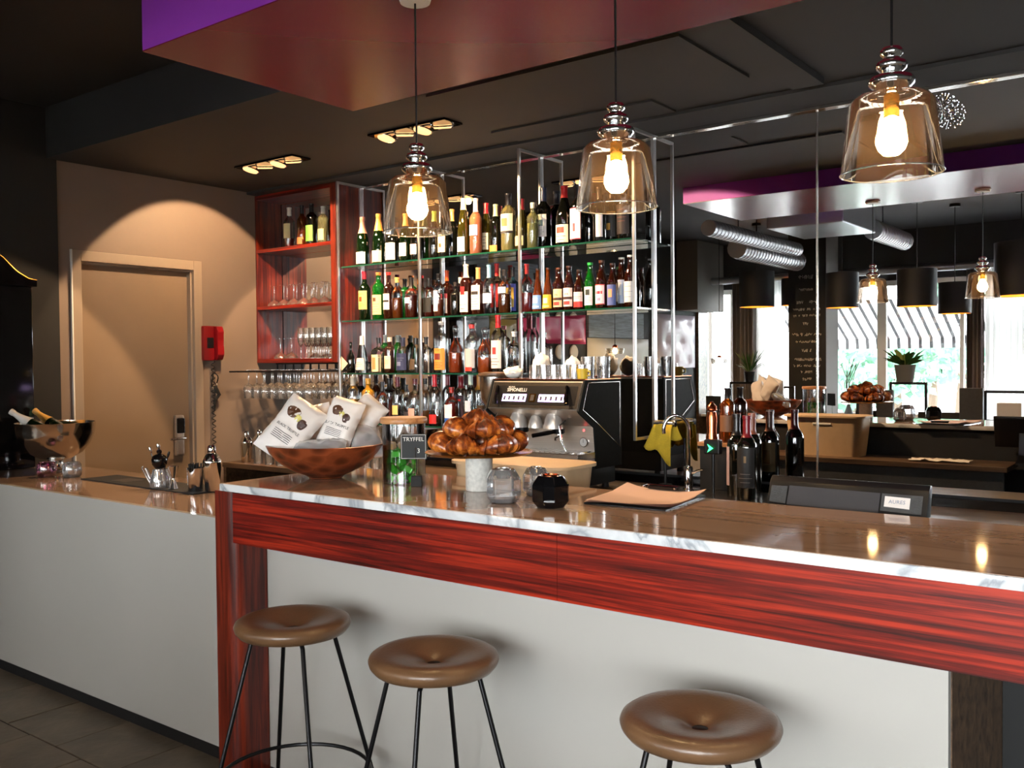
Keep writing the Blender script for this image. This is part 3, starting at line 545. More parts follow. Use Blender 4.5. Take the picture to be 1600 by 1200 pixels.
row(1, [
 (569, 'green whiskey bottle with yellow label', 'bordeaux', .315, .039, 'green', (130, 24, 44), .16, (.22, .6, (236, 208, 116), 1.15), [('text', 'JAMESON', .53, .011, INK), ('patch', .38, .48, .3, (176, 70, 30)), ('lines', .27, .33, 3, (120, 90, 40))]),
 (591, 'green bottle with broad cream label', 'spirit', .30, .041, 'lime', (214, 130, 70), .06, (.1, .52, (222, 196, 152), 1.15), [('patch', .38, .46, .3, (90, 60, 40)), ('lines', .16, .32, 4, (140, 110, 80))]),
 (607, 'brown bottle with white shield label', 'bordeaux', .295, .036, 'brown', (196, 40, 40), .06, (.2, .54, (236, 222, 208), .8), [('patch', .36, .4, .7, INK), ('patch', .44, .52, .4, (220, 190, 190))]),
 (620, 'clear bottle of amber whisky with cork', 'bordeaux', .258, .036, 'clear', (226, 190, 110), .12, None, [], {'liquid': (.5, (176, 84, 20))}),
 (632, 'small green bottle with black cap', 'spirit', .255, .033, 'lime', (20, 20, 22), .2, None, [], {'Y': 4.33}),
 (642, 'squat amber decanter with black cap', 'squat', .25, .042, 'clear', (20, 18, 20), .26, (.36, .5, (214, 214, 224), .5), [], {'liquid': (.56, (116, 36, 16))}),
 (655, 'clear bottle partly behind the chrome post', 'spirit', .25, .034, 'clear', (150, 90, 40), .14, None, [], {'Y': 4.32, 'liquid': (.5, (120, 60, 30))}),
 (670, 'clear bottle of black liqueur', 'spirit', .235, .037, 'clear', (18, 18, 20), .2, (.12, .5, (22, 22, 20), 1.0), [], {'liquid': (.3, (120, 30, 20))}),
 (685, 'clear bottle with narrow white label', 'spirit', .26, .034, 'clear', (24, 24, 26), .14, (.12, .6, (230, 228, 226), .5), [('lines', .2, .5, 4, (90, 80, 110))], {'liquid': (.4, (150, 70, 40))}),
 (698, 'square orange-brown bottle with orange cap', 'squat', .285, .037, 'brown', (230, 90, 24), .22, (.08, .5, (236, 222, 224), .8), [('patch', .4, .5, .8, (190, 70, 80))], {'square': True}),
 (711, 'small dark bottle in second row', 'squat', .2, .032, 'dark', (40, 30, 24), .12, None, [], {'Y': 4.33}),
 (719, 'clear swing-top bottle', 'spirit', .235, .03, 'clear', (206, 200, 190), .14, None, [], {'Y': 4.33}),
 (728, 'dark red bottle with tall white capsule', 'bordeaux', .30, .038, 'brown', (240, 226, 206), .26, (.06, .46, (232, 224, 218), .9), [('patch', .4, .56, .4, (150, 24, 30)), ('lines', .12, .2, 2, INK)]),
 (747, 'amber bottle with large printed label', 'squat', .275, .042, 'brown', (206, 140, 90), .24, (.1, .62, (224, 216, 214), .85), [('patch', .42, .49, .6, INK), ('lines', .16, .38, 5, (70, 66, 66))]),
 (764, 'clear bottle with pale blue label', 'squat', .285, .038, 'clear', (120, 170, 206), .26, (.22, .42, (186, 204, 232), 1.0), [('lines', .28, .34, 2, (110, 130, 170))]),
 (776, 'clear bottle with bright red label', 'squat', .30, .038, 'clear', (196, 36, 36), .24, (.14, .6, (226, 40, 30), .8), [('lines', .36, .46, 2, (150, 20, 20))], {'Y': 4.25}),
 (788, 'clear bottle of dark rum', 'squat', .25, .038, 'clear', (30, 26, 26), .14, (.46, .6, (230, 226, 224), .8), [], {'liquid': (.44, (120, 56, 14))}),
 (801, 'blue bottle with gold printed label', 'squat', .27, .038, 'blue', (22, 22, 26), .2, (.06, .64, (56, 70, 160), 1.1), [('patch', .14, .56, .75, (206, 170, 60)), ('patch', .3, .48, .35, (140, 90, 40))]),
 (823, 'clear bottle of red aperitif', 'squat', .27, .036, 'clear', (180, 36, 40), .2, None, [], {'liquid': (.4, (170, 40, 40))}),
 (840, 'amber beer bottle with blue picture label', 'cone', .24, .032, 'amber', (60, 30, 14), .04, (.06, .38, (96, 140, 206), 1.2), [('text', 'OCEAN', .11, .0145, (240, 240, 240)), ('patch', .2, .32, .5, (220, 226, 236))]),
 (856, 'amber beer bottle with yellow-green picture label', 'cone', .24, .032, 'amber', (60, 30, 14), .04, (.06, .38, (176, 160, 40), 1.2), [('text', 'OCEAN', .11, .0145, (240, 240, 240)), ('patch', .18, .3, .45, (210, 214, 190))]),
 (873, 'brown beer bottle with cream two-tone label', 'beer', .235, .031, 'brown', (90, 46, 20), .04, (.08, .5, (226, 196, 160), 1.1), [('text', 'IPA', .36, .016, (40, 24, 20)), ('patch', .24, .3, 1.05, (50, 28, 20)), ('patch', .12, .2, .6, (186, 60, 50))]),
 (889, 'brown beer bottle with white two-tone label', 'beer', .24, .032, 'brown', (60, 30, 16), .04, (.08, .5, (230, 214, 214), 1.1), [('text', 'APA', .36, .016, (40, 24, 24)), ('patch', .24, .3, 1.05, (50, 28, 24)), ('patch', .12, .2, .6, (190, 60, 60))]),
 (905, 'short brown beer bottle with red-bottomed label', 'beer', .215, .031, 'brown', (40, 24, 16), .04, (.06, .44, (222, 206, 210), 1.1), [('patch', .06, .2, 1.08, (190, 44, 44)), ('lines', .28, .32, 2, INK)]),
 (922, 'bright green beer bottle with neck label', 'beer', .248, .031, 'lime', (40, 170, 70), .05, (.08, .48, (228, 222, 230), .9), [('patch', .3, .42, .4, (40, 50, 46)), ('lines', .14, .24, 4, (170, 160, 170))]),
 (940, 'brown beer bottle with red-framed white label', 'beer', .255, .033, 'brown', (70, 36, 20), .05, (.08, .5, (190, 50, 56), 1.0), [('patch', .1, .48, .9, (234, 222, 224)), ('patch', .3, .36, .6, (186, 40, 60)), ('patch', .16, .22, .3, (150, 140, 180))]),
 (957, 'slim brown beer bottle with blue label', 'beer', .235, .029, 'brown', (50, 26, 16), .04, (.06, .52, (84, 100, 160), 1.1), [('patch', .24, .42, .4, (220, 150, 110))]),
 (971, 'brown beer bottle with white crown cap', 'beer', .272, .034, 'brown', (236, 234, 230), .03, (.1, .56, (190, 204, 232), 1.1), [('patch', .26, .5, .5, (236, 238, 244))]),
 (985, 'brown beer bottle touching the last post', 'beer', .275, .034, 'brown', (236, 234, 230), .03, (.1, .5, (210, 216, 222), 1.1), [('lines', .2, .4, 3, (130, 140, 150))], {'Y': 4.29}),
])
bottle_flag = tag(mk('pennant_card', prism([(0, 0), (.062, .05), (0, .10)], 'y', 0, .0015), col(240, 222, 190), None, False, (onY(533, 560, 4.2).x, 4.2, SH[2]+.012)), 'cream triangular card at the cabinet end of the third glass shelf', 'card')
row(2, [
 (545, 'slim black bottle with glass stopper', 'decanter', .205, .028, 'dark', None, .1, None, []),
 (566, 'clear gin bottle with tall steel cap', 'cone', .24, .042, 'clear', (214, 214, 218), .24, (.08, .4, (240, 224, 214), 1.1), [('lines', .18, .28, 3, (150, 110, 110))]),
 (591, 'square clear bottle with triangle label', 'squat', .225, .045, 'clear', (24, 24, 26), .16, (.04, .52, (236, 214, 170), 1.0), [('patch', .1, .44, .3, (206, 140, 90)), ('text', 'N', .3, .03, INK)], {'square': True}),
 (602, 'round green bottle with silver cap', 'spirit', .245, .036, 'lime', (220, 220, 224), .2, (.5, .58, (226, 40, 30), .3), [], {'Y': 4.33}),
 (609, 'brown apothecary bottle with cream label', 'spirit', .225, .034, 'brown', (214, 206, 196), .12, (.12, .48, (236, 204, 184), .9), [('patch', .24, .38, .5, (226, 184, 160))]),
 (622, 'green bottle behind the blue label', 'spirit', .24, .033, 'lime', (200, 206, 200), .18, None, [], {'Y': 4.34}),
 (630, 'clear bottle with navy blue label', 'squat', .22, .043, 'clear', (30, 34, 60), .24, (.08, .56, (38, 46, 84), 1.2), [('patch', .2, .32, .35, (110, 118, 150)), ('lines', .36, .42, 2, (120, 126, 150))]),
 (650, 'clear conical decanter with black cap', 'cone', .215, .046, 'clear', (26, 26, 26), .18, (.1, .4, (70, 56, 40), .5), []),
 (666, 'clear bottle with black sleeve', 'squat', .22, .04, 'clear', (20, 20, 22), .2, None, [], {'Y': 4.3}),
 (690, 'clear vodka bottle with orange label', 'spirit', .31, .044, 'clear', (236, 232, 230), .06, (.06, .48, (222, 140, 60), 1.15), [('text', "TITO'S", .44, .013, (90, 40, 20)), ('patch', .26, .38, .5, (110, 36, 24)), ('lines', .1, .2, 4, (150, 80, 30))]),
 (712, 'clear bottle of red-orange liqueur', 'decanter', .285, .045, 'clear', None, .1, None, [], {'liquid': (.42, (206, 80, 34))}),
 (738, 'engraved bottle with cork and red knob', 'spirit', .285, .043, 'clear', (196, 50, 50), .08, (.1, .5, (176, 180, 184), 1.0), [('patch', .04, .12, .6, (206, 50, 36))]),
 (757, 'crystal decanter of orange spirit', 'decanter', .265, .046, 'clear', None, .1, None, [], {'liquid': (.34, (220, 90, 30))}),
 (779, 'tall clear bottle with red neck sleeve', 'bordeaux', .335, .042, 'clear', (196, 36, 44), .22, (.08, .56, (238, 222, 220), 1.0), [('patch', .32, .44, .3, (190, 60, 60)), ('lines', .14, .24, 3, INK)]),
 (803, 'square crystal decanter behind the post', 'squat', .235, .044, 'clear', (206, 206, 210), .12, None, [], {'square': True, 'Y': 4.3}),
 (815, 'tall clear bottle with dark neck', 'bordeaux', .33, .036, 'clear', (110, 40, 46), .2, None, [], {'Y': 4.26}),
])
row(3, [
 (551, 'clear bottle with white screw cap', 'spirit', .30, .040, 'clear', (232, 226, 214), .2, (.1, .5, (236, 190, 140), 1.0), [('lines', .2, .4, 3, INK)], {'liquid': (.5, (214, 170, 90))}),
 (563, 'dark bottle with wine-red capsule', 'bordeaux', .31, .034, 'dark', (60, 24, 30), .24, None, [], {'Y': 4.33}),
 (575, 'yellow rum bottle with gold cap', 'spirit', .285, .043, 'yellow', (224, 166, 60), .12, (.08, .6, (240, 190, 90), 1.1), [('lines', .26, .46, 3, (150, 70, 30)), ('patch', .5, .56, .6, (190, 150, 30))]),
 (587, 'brown bottle with black neck', 'bordeaux', .31, .034, 'brown', (20, 20, 22), .2, None, [], {'Y': 4.33}),
 (597, 'clear bottle with black stopper', 'squat', .265, .038, 'clear', (18, 18, 20), .22, None, [], {'liquid': (.5, (110, 40, 24))}),
 (608, 'bottle of dark maroon liqueur', 'spirit', .285, .040, 'clear', (20, 20, 24), .26, (.12, .46, (80, 30, 36), .9), [('lines', .2, .4, 4, (200, 150, 120))], {'liquid': (.6, (80, 24, 24))}),
 (621, 'clear bottle with maroon capsule', 'bordeaux', .295, .036, 'clear', (90, 24, 40), .2, (.2, .4, (236, 196, 120), .7), []),
 (634, 'low clear bottle with square black cap', 'squat', .245, .037, 'clear', (24, 26, 30), .18, None, [], {'liquid': (.3, (190, 160, 150))}),
 (648, 'round clear bottle with maroon stopper', 'squat', .285, .044, 'clear', (90, 30, 40), .12, (.16, .36, (206, 160, 150), .6), []),
 (664, 'round clear bottle with black stopper', 'squat', .285, .042, 'clear', (26, 26, 28), .12, None, [], {'liquid': (.3, (176, 110, 60))}),
 (679, 'tall clear bottle with bright red capsule', 'bordeaux', .315, .037, 'clear', (170, 20, 36), .24, (.04, .22, (190, 30, 30), .9), []),
 (699, 'clear bottle with dark red capsule', 'bordeaux', .315, .036, 'clear', (110, 20, 36), .22, None, [], {'Y': 4.31}),
 (703, 'round bottle with white and blue label', 'squat', .235, .044, 'clear', (130, 30, 20), .14, (.02, .56, (230, 230, 240), .7), [('patch', .02, .22, .68, (40, 90, 176))], {'liquid': (.62, (150, 30, 16)), 'Y': 4.235}),
 (720, 'bottle with navy label and orange sun', 'spirit', .30, .040, 'clear', (120, 24, 36), .24, (.06, .62, (56, 30, 44), 1.0), [('patch', .3, .4, .35, (230, 140, 50)), ('patch', .5, .54, .6, (190, 40, 30))]),
 (735, 'clear bottle with pale capsule', 'bordeaux', .315, .036, 'clear', (196, 214, 204), .2, (.3, .5, (200, 206, 226), .6), []),
 (748, 'clear bottle with copper neck sleeve', 'bordeaux', .315, .037, 'clear', (206, 140, 60), .3, None, [], {'liquid': (.4, (206, 150, 110))}),
])
# --- bottles and glasses in the cabinet
for x, dsc, kind, h, r, gl, cap, lab, lq in ((452, 'clear bottle of dark vermouth with cream label', 'bordeaux', .285, .039, 'clear', (236, 230, 220), (.24, .6, (226, 214, 160), 1.0), (.24, (96, 20, 24))), (472, 'orange aperitif bottle with black cap', 'bordeaux', .285, .036, 'amber', (18, 18, 20), (.06, .22, (210, 130, 80), .8), None), (487, 'dark bottle with bright green label', 'spirit', .285, .040, 'dark', (16, 16, 18), (.1, .48, (126, 190, 90), 1.0), None), (505, 'pale bottle half hidden by the cabinet side', 'spirit', .255, .036, 'pale', (206, 206, 196), (.1, .4, (206, 206, 160), .9), None)):
    bottle(dsc+' in the wooden cabinet', (onY(x, 350, 4.27).x, 4.27, 2.3085), kind, h, r, gl, cap, .2, lab, (), lq, group='bottles in the wooden cabinet')
def goblet(name, label, loc, rz=0, flip=False, kind='wine', group=None, s=1.0):
    P_ = {'wine': ([(.033, 0), (.033, .0015), (.006, .004), (.0035, .012), (.0035, .085), (.006, .092)], [(.006, .092), (.026, .105), (.037, .125), (.039, .145), (.036, .17), (.031, .195)]),
          'flute': ([(.030, 0), (.030, .0015), (.006, .004), (.0035, .012), (.0035, .075), (.005, .082)], [(.005, .082), (.014, .095), (.022, .12), (.0245, .15), (.023, .185), (.020, .215)]),
          'martini': ([(.034, 0), (.034, .0015), (.006, .004), (.0035, .012), (.0035, .09), (.005, .096)], [(.005, .096), (.03, .112), (.046, .13), (.047, .14)])}[kind]
    t = thing(name, label, 'glass', loc, rz, group)
    o1 = mk('stem', lathe([(0, 0)]+P_[0], 18), 'glass_stem', t, 50); o2 = mk('bowl', lathe(P_[1], 20), 'glass_stem', t, 50)
    if flip: t.rotation_euler = (math.pi, 0, rz)
    t.scale = (s, s, s); return t
g0 = f0 = None; RW = ('front', 'back'); R3 = ('front', 'middle', 'back')
for i in range(2):
    for j, x in enumerate((-5.32, -5.215, -5.11, -5.005, -4.90, -4.795, -4.715)):
        L_ = 'upturned coupe on the middle cabinet board, %s row, %s from the taupe wall' % (RW[i], ORD[j]); loc = (x+(.02 if j < 6 else 0)*i, 4.232+.098*i, 1.909+.141)
        if j == 6: continue
        if g0 is None: g0 = goblet('coupe_glass', L_, loc, 0, True, 'martini', 'upturned coupes in the cabinet')
        else: dup(g0, loc, rot=(math.pi, 0, 0), label=L_)
for i in range(3):
    for j, x in enumerate((-5.03, -4.97, -4.91, -4.85, -4.79, -4.73)):
        L_ = 'champagne flute on the bottom cabinet board, %s row, %s from the taupe wall' % (R3[i], ORD[j]); loc = (x+.01*i, 4.222+.062*i, 1.5385)
        if f0 is None: f0 = goblet('champagne_flute', L_, loc, 0, False, 'flute', 'champagne flutes in the cabinet', .97)
        else: dup(f0, loc, label=L_)
for x, n in ((-5.27, 'nearer the taupe wall'), (-5.15, 'nearer the flutes')): dup(g0, (x, 4.24, 1.5385+.141), rot=(math.pi, 0, 0), label='upturned coupe glass on the bottom board of the cabinet, '+n)
# --- hanging glass rack under the cabinet
rk = thing('glass_rack', 'black rail rack for hanging glasses below the wooden cabinet', 'rack')
RX = [-5.36+.088*i for i in range(9)]
for i, x in enumerate(RX): mk('rail', tube([(x, 3.88, 1.452), (x, 4.38, 1.452)], .0055, 6), 'black_plastic', rk); mk('hanger', B(x-.004, x+.004, 4.28, 4.288, 1.452, 1.5095), 'black_plastic', rk)
mk('cross_bar', B(-5.37, -4.64, 4.278, 4.29, 1.498, 1.5095), 'black_plastic', rk)
h0 = None
for i in range(8):
    for j in range(3):
        loc = ((RX[i]+RX[i+1])/2, 4.0+.125*j, 1.463); L_ = 'upside-down wine glass in the %s gap of the black rack, %s of its file' % (ORD[i], R3[j])
        if h0 is None: h0 = goblet('wine_glass', L_, loc, 0, True, 'wine', 'hanging wine glasses')
        else: dup(h0, loc, rot=(math.pi, 0, 0), label=L_)
# ================================================================ THINGS ON THE BAR
ZB = ZT+0.0015
def jit(bm, a, f): 
    for v in bm.verts: v.co += noise.noise_vector(v.co*f)*a
    return bm
# --- bowl of snack bags
bc = onZ(499, 748, ZT); BX, BY = bc.x, bc.y+.03
bw = thing('snack_bowl', 'wide hammered copper-brown bowl on the bar full of snack bags', 'bowl', (BX, BY, ZB))
prof = [(0, .006), (.05, .003), (.06, .004), (.07, .01), (.10, .022), (.14, .042), (.175, .068), (.2, .098), (.212, .122), (.208, .124), (.195, .1), (.17, .074), (.13, .048), (.07, .026), (0, .02)]
bb = lathe(prof, 64)
bmesh.ops.subdivide_edges(bb, edges=[e for e in bb.edges if abs(e.verts[0].co.z-e.verts[1].co.z) > .008], cuts=2)
for v in bb.verts:
    if v.co.z > .012: q_ = noise.voronoi(Vector((math.atan2(v.co.y, v.co.x)*2.6, v.co.z*22, 0)))[0]; n_ = Vector((v.co.x, v.co.y, 0)).normalized(); v.co -= n_*.006*max(0, .55-q_[0])
mk('bowl_body', bb, 'bowl_copper', bw, 60)
mk('foot_ring', tube([(.056*math.cos(R(18*i)), .056*math.sin(R(18*i)), .0045) for i in range(20)], .0045, 6, closed=True), 'bowl_copper', bw, True)
def bag(label, loc, upv, nv, w, h, mat_='bag_paper', prt=True, th=.034):
    up_ = Vector(upv).normalized(); n_ = Vector(nv); n_ = (n_-up_*n_.dot(up_)).normalized(); rt_ = up_.cross(n_).normalized(); O = Vector(loc)
    def sf(u, v, side, off=0.0):
        e = (max(0, 1-abs(u)**2.6))*(max(0, 1-abs(v)**3.2))**.8; d_ = th*e**.55+.0015
        cr_ = noise.noise(Vector((u*3+loc[0]*31, v*3+loc[1]*17, side)))*.009*e+noise.noise(Vector((u*7, v*7+loc[0]*13, side*3)))*.004
        return O+rt_*(u*w/2*(1-.06*(1-abs(v))**2))+up_*(v*h/2)+n_*(side*(d_+cr_)+off)
    bm = bmesh.new(); nu, nv_ = 12, 16
    for side in (1, -1):
        g = [[bm.verts.new(sf(-1+2*i/nu, -1+2*j/nv_, side)) for i in range(nu+1)] for j in range(nv_+1)]
        for j in range(nv_):
            for i in range(nu): bm.faces.new((g[j][i], g[j][i+1], g[j+1][i+1], g[j+1][i]))
    bmesh.ops.remove_doubles(bm, verts=bm.verts[:], dist=.0035)
    t = thing('snack_bag', label, 'snack bag', (0, 0, 0), 0, 'truffle snack bags in the bowl'); body = mk('bag_body', bm, mat_, t, 70)
    if prt:
        def on(u, v): return sf(u, v, 1, .0012)
        for cu, cv, ru, rv, m in ((-.26, .46, .34, .19, (86, 54, 34)), (.10, .36, .17, .11, (206, 196, 110)), (.42, .26, .22, .17, (66, 40, 32))):
            b2 = bmesh.new(); cv_ = b2.verts.new(on(cu, cv)); rg = [b2.verts.new(on(cu+ru*(1+.12*math.sin(3*a))*math.cos(a), cv+rv*math.sin(a))) for a in [R(24*i) for i in range(15)]]; r2 = [b2.verts.new(on(cu+ru*.55*math.cos(a), cv+rv*.55*math.sin(a))) for a in [R(24*i) for i in range(15)]]
            for i in range(15): b2.faces.new((r2[i], rg[i], rg[(i+1) % 15], r2[(i+1) % 15])); b2.faces.new((cv_, r2[i], r2[(i+1) % 15]))
            mk('truffle_print', b2, col(*m, rough=.5), body)
        b2 = bmesh.new()
        text_map('BLACK TRUFFLE', .0145, lambda x, y: on(x/(w/2), -.06+y/(h/2)), b2)
        for k in range(5):
            for q in range(6): a, b_ = -.5+q*.16, -.5+(q+1)*.16; b2.faces.new([b2.verts.new(on(u, v)) for u, v in ((a, -.22-.06*k), (b_, -.22-.06*k), (b_, -.238-.06*k), (a, -.238-.06*k))])
        mk('lettering', b2, 'ink', body)
    return t
Vr = Vector((math.cos(YAW), math.sin(YAW), 0)); Vf = Vector((-math.sin(YAW), math.cos(YAW), 0)); Vu = Vector((0, 0, 1))
Bo = Vector((BX, BY, ZB))
bag('white snack bag leaning far over the left rim of the bowl', Bo+Vr*-.118+Vu*.176+Vf*-.02, Vu*.74+Vr*.55+Vf*.3, -Vf+Vu*.3-Vr*.1, .165, .235)
bag('white snack bag standing upright in the middle of the bowl', Bo+Vr*.055+Vu*.19+Vf*.0, Vu*.9+Vr*.34+Vf*.22, -Vf+Vr*-.25+Vu*.2, .135, .20)
bag('white snack bag rising behind the others, corner pointing up', Bo+Vr*.12+Vu*.2+Vf*.09, Vu*.8+Vr*.65, -Vf+Vu*.4, .12, .19, prt=False)
bag('crumpled silver snack bag at the right side of the bowl', Bo+Vr*.145+Vu*.13+Vf*.02, Vu*.6+Vr*-.3+Vf*.7, -Vf*.5+Vu*.8+Vr*.3, .13, .16, 'bag_foil', False, .03)
bag('silver snack bag lying low along the front rim', Bo+Vr*-.005+Vu*.112+Vf*-.085, Vr*.95+Vu*.05, Vu*.9-Vf*.5, .10, .19, 'bag_foil', False, .022)
bag('dark-printed snack bag tucked behind the left bag', Bo+Vr*-.045+Vu*.17+Vf*.085, Vu*.9-Vr*.2, -Vf, .13, .18, prt=False)
# --- glass candy jar and small chalkboard sign
jc = onZ(616, 757, ZT); jr = .074
jar = thing('candy_jar', 'clear cylindrical glass jar with wooden lid holding green sweets', 'jar', (jc.x-.01, jc.y+.06, ZB))
mk('glass_wall', lathe([(0, .0), (jr, .0), (jr, .205), (jr-.003, .205), (jr-.003, .006), (0, .006)], 32), 'glass_clear', jar, 50)
mk('wooden_lid', lathe([(0, .206), (jr+.006, .206), (jr+.008, .21), (jr+.008, .221), (jr+.004, .226), (0, .226)], 32), 'oak_lid', jar, 50)
k = 0; cpos = []
for lay in range(5):
    for i in range(6):
        a = R(60*i+lay*33+random.uniform(-9, 9)); rr = .05+random.uniform(-.003, .002)
        cpos.append((rr*math.cos(a), rr*math.sin(a), .02+.027*lay+random.uniform(-.002, .002)))
    cpos.append((random.uniform(-.008, .008), random.uniform(-.008, .008), .022+.027*lay))
cm = B(-.016, .016, -.011, .011, -.0105, .0105, .003); cp = None
for i, q in enumerate(cpos):
    lay = i//7; g_ = lay < 4
    if cp is None: cp = mk('wrapped_sweet', cm, 'green_foil'); o = cp
    else:
        o = cp.copy(); C.objects.link(o)
        if not g_: o.data = bpy.data.meshes['sweet_gold'] if 'sweet_gold' in bpy.data.meshes else cp.data.copy(); o.data.name = 'sweet_gold'; o.data.materials[0] = col(190, 150, 96, rough=.35)
    o.location = Vector((jc.x-.01, jc.y+.06, ZB))+Vector(q); o.rotation_euler = [random.uniform(-.6, .6) for _ in range(3)]
    tag(o, 'green foil-wrapped sweet in the glass jar' if g_ else 'tan paper-wrapped sweet on top of the green ones in the glass jar', 'sweet', 'green sweets in the jar' if g_ else 'tan sweets in the jar')
sg = onZ(651, 760, ZT); st = thing('price_sign', 'small chalkboard sign on a wire stand beside the sweet jar', 'sign', (sg.x, sg.y, ZB), YAW)
mk('base_block', B(-.0175, .0175, -.0175, .0175, 0, .033, .001), 'black_matte', st); mk('wire', tube([(0, 0, .033), (-.002, 0, .13)], .0016, 6), 'chrome', st)
bd = mk('board', B(-.053, .035, -.001, .003, .09, .175, .001), 'chalkboard', st)
b2 = bmesh.new(); text_map('TRYFFEL', .019, lambda x, y: (-.009+x, -.0016, .157+y), b2); text_map('3', .022, lambda x, y: (.008+x, -.0016, .118+y), b2)
for a0, a1, c0, c1 in ((-.05, .032, .0925, .0935), (-.05, .032, .1715, .1725), (-.05, -.049, .0925, .1725), (.031, .032, .0925, .1725)): B(a0, a1, -.0016, -.0012, c0, c1, 0, b2)
mk('chalk_lettering', b2, 'chalk', bd)
# --- croissants on a stone and brass stand
sc_ = onZ(735, 769, ZT); CX, CYY = sc_.x, sc_.y+.045
cs = thing('cake_stand', 'round brass tray on a speckled grey stone cylinder', 'cake stand', (CX, CYY, ZB))
mk('stone_pillar', lathe([(0, 0), (.042, 0), (.044, .003), (.044, .118), (0, .118)], 32), 'granite', cs, 40); mk('brass_tray', lathe([(0, .1185), (.165, .1185), (.174, .123), (.176, .126), (.172, .126), (.163, .1225), (0, .1225)], 40), 'brass', cs, 40)
def croissant_mesh(seed):
    rn = random.Random(seed); bm = bmesh.new(); nt_, nr = 64, 16; rings = []; Rr = .068+rn.uniform(-.006, .012); span = R(62+rn.uniform(-8, 8)); ph_ = rn.uniform(0, .3)
    for i in range(nt_+1):
        u = -1+2*i/nt_; a = u*span; base = (1-abs(u)**1.6)*.026+.007; stp = (abs(u)*3.4+ph_) % 1.0; r_ = base*(1.0+.36*(1-stp)-.14)
        c_ = Vector((Rr*math.sin(a), Rr*(1-math.cos(a)), 0)); nn = Vector((-math.sin(a), math.cos(a), 0)); tilt = .35*math.copysign(1, u)
        rings.append([bm.verts.new(c_+(nn*math.cos(2*math.pi*j/nr)*1.05+Vu*math.sin(2*math.pi*j/nr)*.9)*r_+Vector((math.cos(a), math.sin(a), 0))*(-tilt*.012*math.sin(2*math.pi*j/nr))+Vector((0, 0, base*1.02))) for j in range(nr)])
    for A, D in zip(rings, rings[1:]):
        for j in range(nr): bm.faces.new((A[j], A[(j+1) % nr], D[(j+1) % nr], D[j]))
    bm.faces.new(rings[0][::-1]); bm.faces.new(rings[-1]); jit(bm, .0016, 30)
    zmin = min(v.co.z for v in bm.verts)
    for v in bm.verts: v.co.z -= zmin
    me = bpy.data.meshes.new('croissant'); bmesh.ops.recalc_face_normals(bm, faces=bm.faces[:]); bm.to_mesh(me); bm.free(); me.materials.append(MATS['croissant']); me.shade_smooth(); me.set_sharp_from_angle(angle=R(26)); return me
cms = [croissant_mesh(s) for s in range(5)]
lay = []
for k, l in enumerate(('at the right rim of the tray', 'at the back right of the tray', 'at the back left of the tray', 'at the left rim of the tray', 'at the front left of the tray', 'at the front right of the tray')):
    a = R(60*k+8); lay.append((.121*math.cos(a), .121*math.sin(a), .123, math.degrees(a)+90, 0, 0, l))
lay.append((.0, -.005, .123, 25, 0, 0, 'in the heart of the pile'))
for k, l in enumerate(('on the second layer at the right', 'on the second layer at the back', 'on the second layer at the left', 'on the second layer in front')):
    a = R(90*k+20); lay.append((.076*math.cos(a), .076*math.sin(a), .170, math.degrees(a)+90+12*(-1)**k, 0, 0, l))
lay.append((.0, .0, .196, -20, 0, 4, 'crowning the pile'))
for i, (a, b, z, rz, rx, ry, l) in enumerate(lay):
    o = bpy.data.objects.new('croissant', cms[i % 5]); C.objects.link(o); o.location = Vector((CX, CYY, ZB))+Vr*a+Vf*b+Vu*(z+.0005); o.rotation_euler = (R(rx), R(ry), YAW+R(rz)); o.scale = (1.08, 1.08, 1.0)
    tag(o, 'golden brown croissant '+l, 'croissant', 'croissants on the tray')
# --- crystal tealight holders
def crystal(label, px, py, mat_, w, h, rz, candle=True, dy=.03):
    p = onZ(px, py, ZT); t = thing('tealight_holder', label, 'candle holder', (p.x, p.y+dy, ZB), rz, 'faceted glass tealight holders'); c = w*.24
    def oct_(s, z): k = w/2*s; q = k-c*s; return [(x, y, z) for x, y in ((k, -q), (k, q), (q, k), (-q, k), (-k, q), (-k, -q), (-q, -k), (q, -k))]
    bm = bmesh.new(); lv = [oct_(.72, 0), oct_(1.0, h*.2), oct_(1.0, h*.72), oct_(.68, h)]; vv = [[bm.verts.new(q) for q in l] for l in lv]
    for A, D in zip(vv, vv[1:]):
        for i in range(8): bm.faces.new((A[i], A[(i+1) % 8], D[(i+1) % 8], D[i]))
    bm.faces.new(vv[0][::-1]); bm.faces.new(vv[-1]); bmesh.ops.bevel(bm, geom=bm.edges[:], offset=.002, segments=1, affect='EDGES')
    mk('faceted_block', bm, mat_, t)
    mk('candle_well', lathe([(0, h*.72), (w*.2, h*.72), (w*.235, h+.004), (w*.2, h+.003), (w*.18, h*.76), (0, h*.76)], 20), 'steel' if mat_ != 'black_gloss' else 'copper', t, True)
    if mat_ != 'black_gloss': mk('dark_base', B(-w*.3, w*.3, -w*.3, w*.3, .0, .012, .003), 'black_gloss', t)
    return t
crystal('clear faceted glass tealight holder in front of the stone pillar', 777, 787, 'glass_crystal', .1, .098, YAW+R(4)); crystal('clear faceted tealight holder half hidden behind the black one', 829, 776, 'glass_crystal', .075, .085, YAW+R(30)); crystal('black faceted glass tealight holder beside the clear one', 851, 795, 'black_gloss', .096, .09, YAW+R(38))
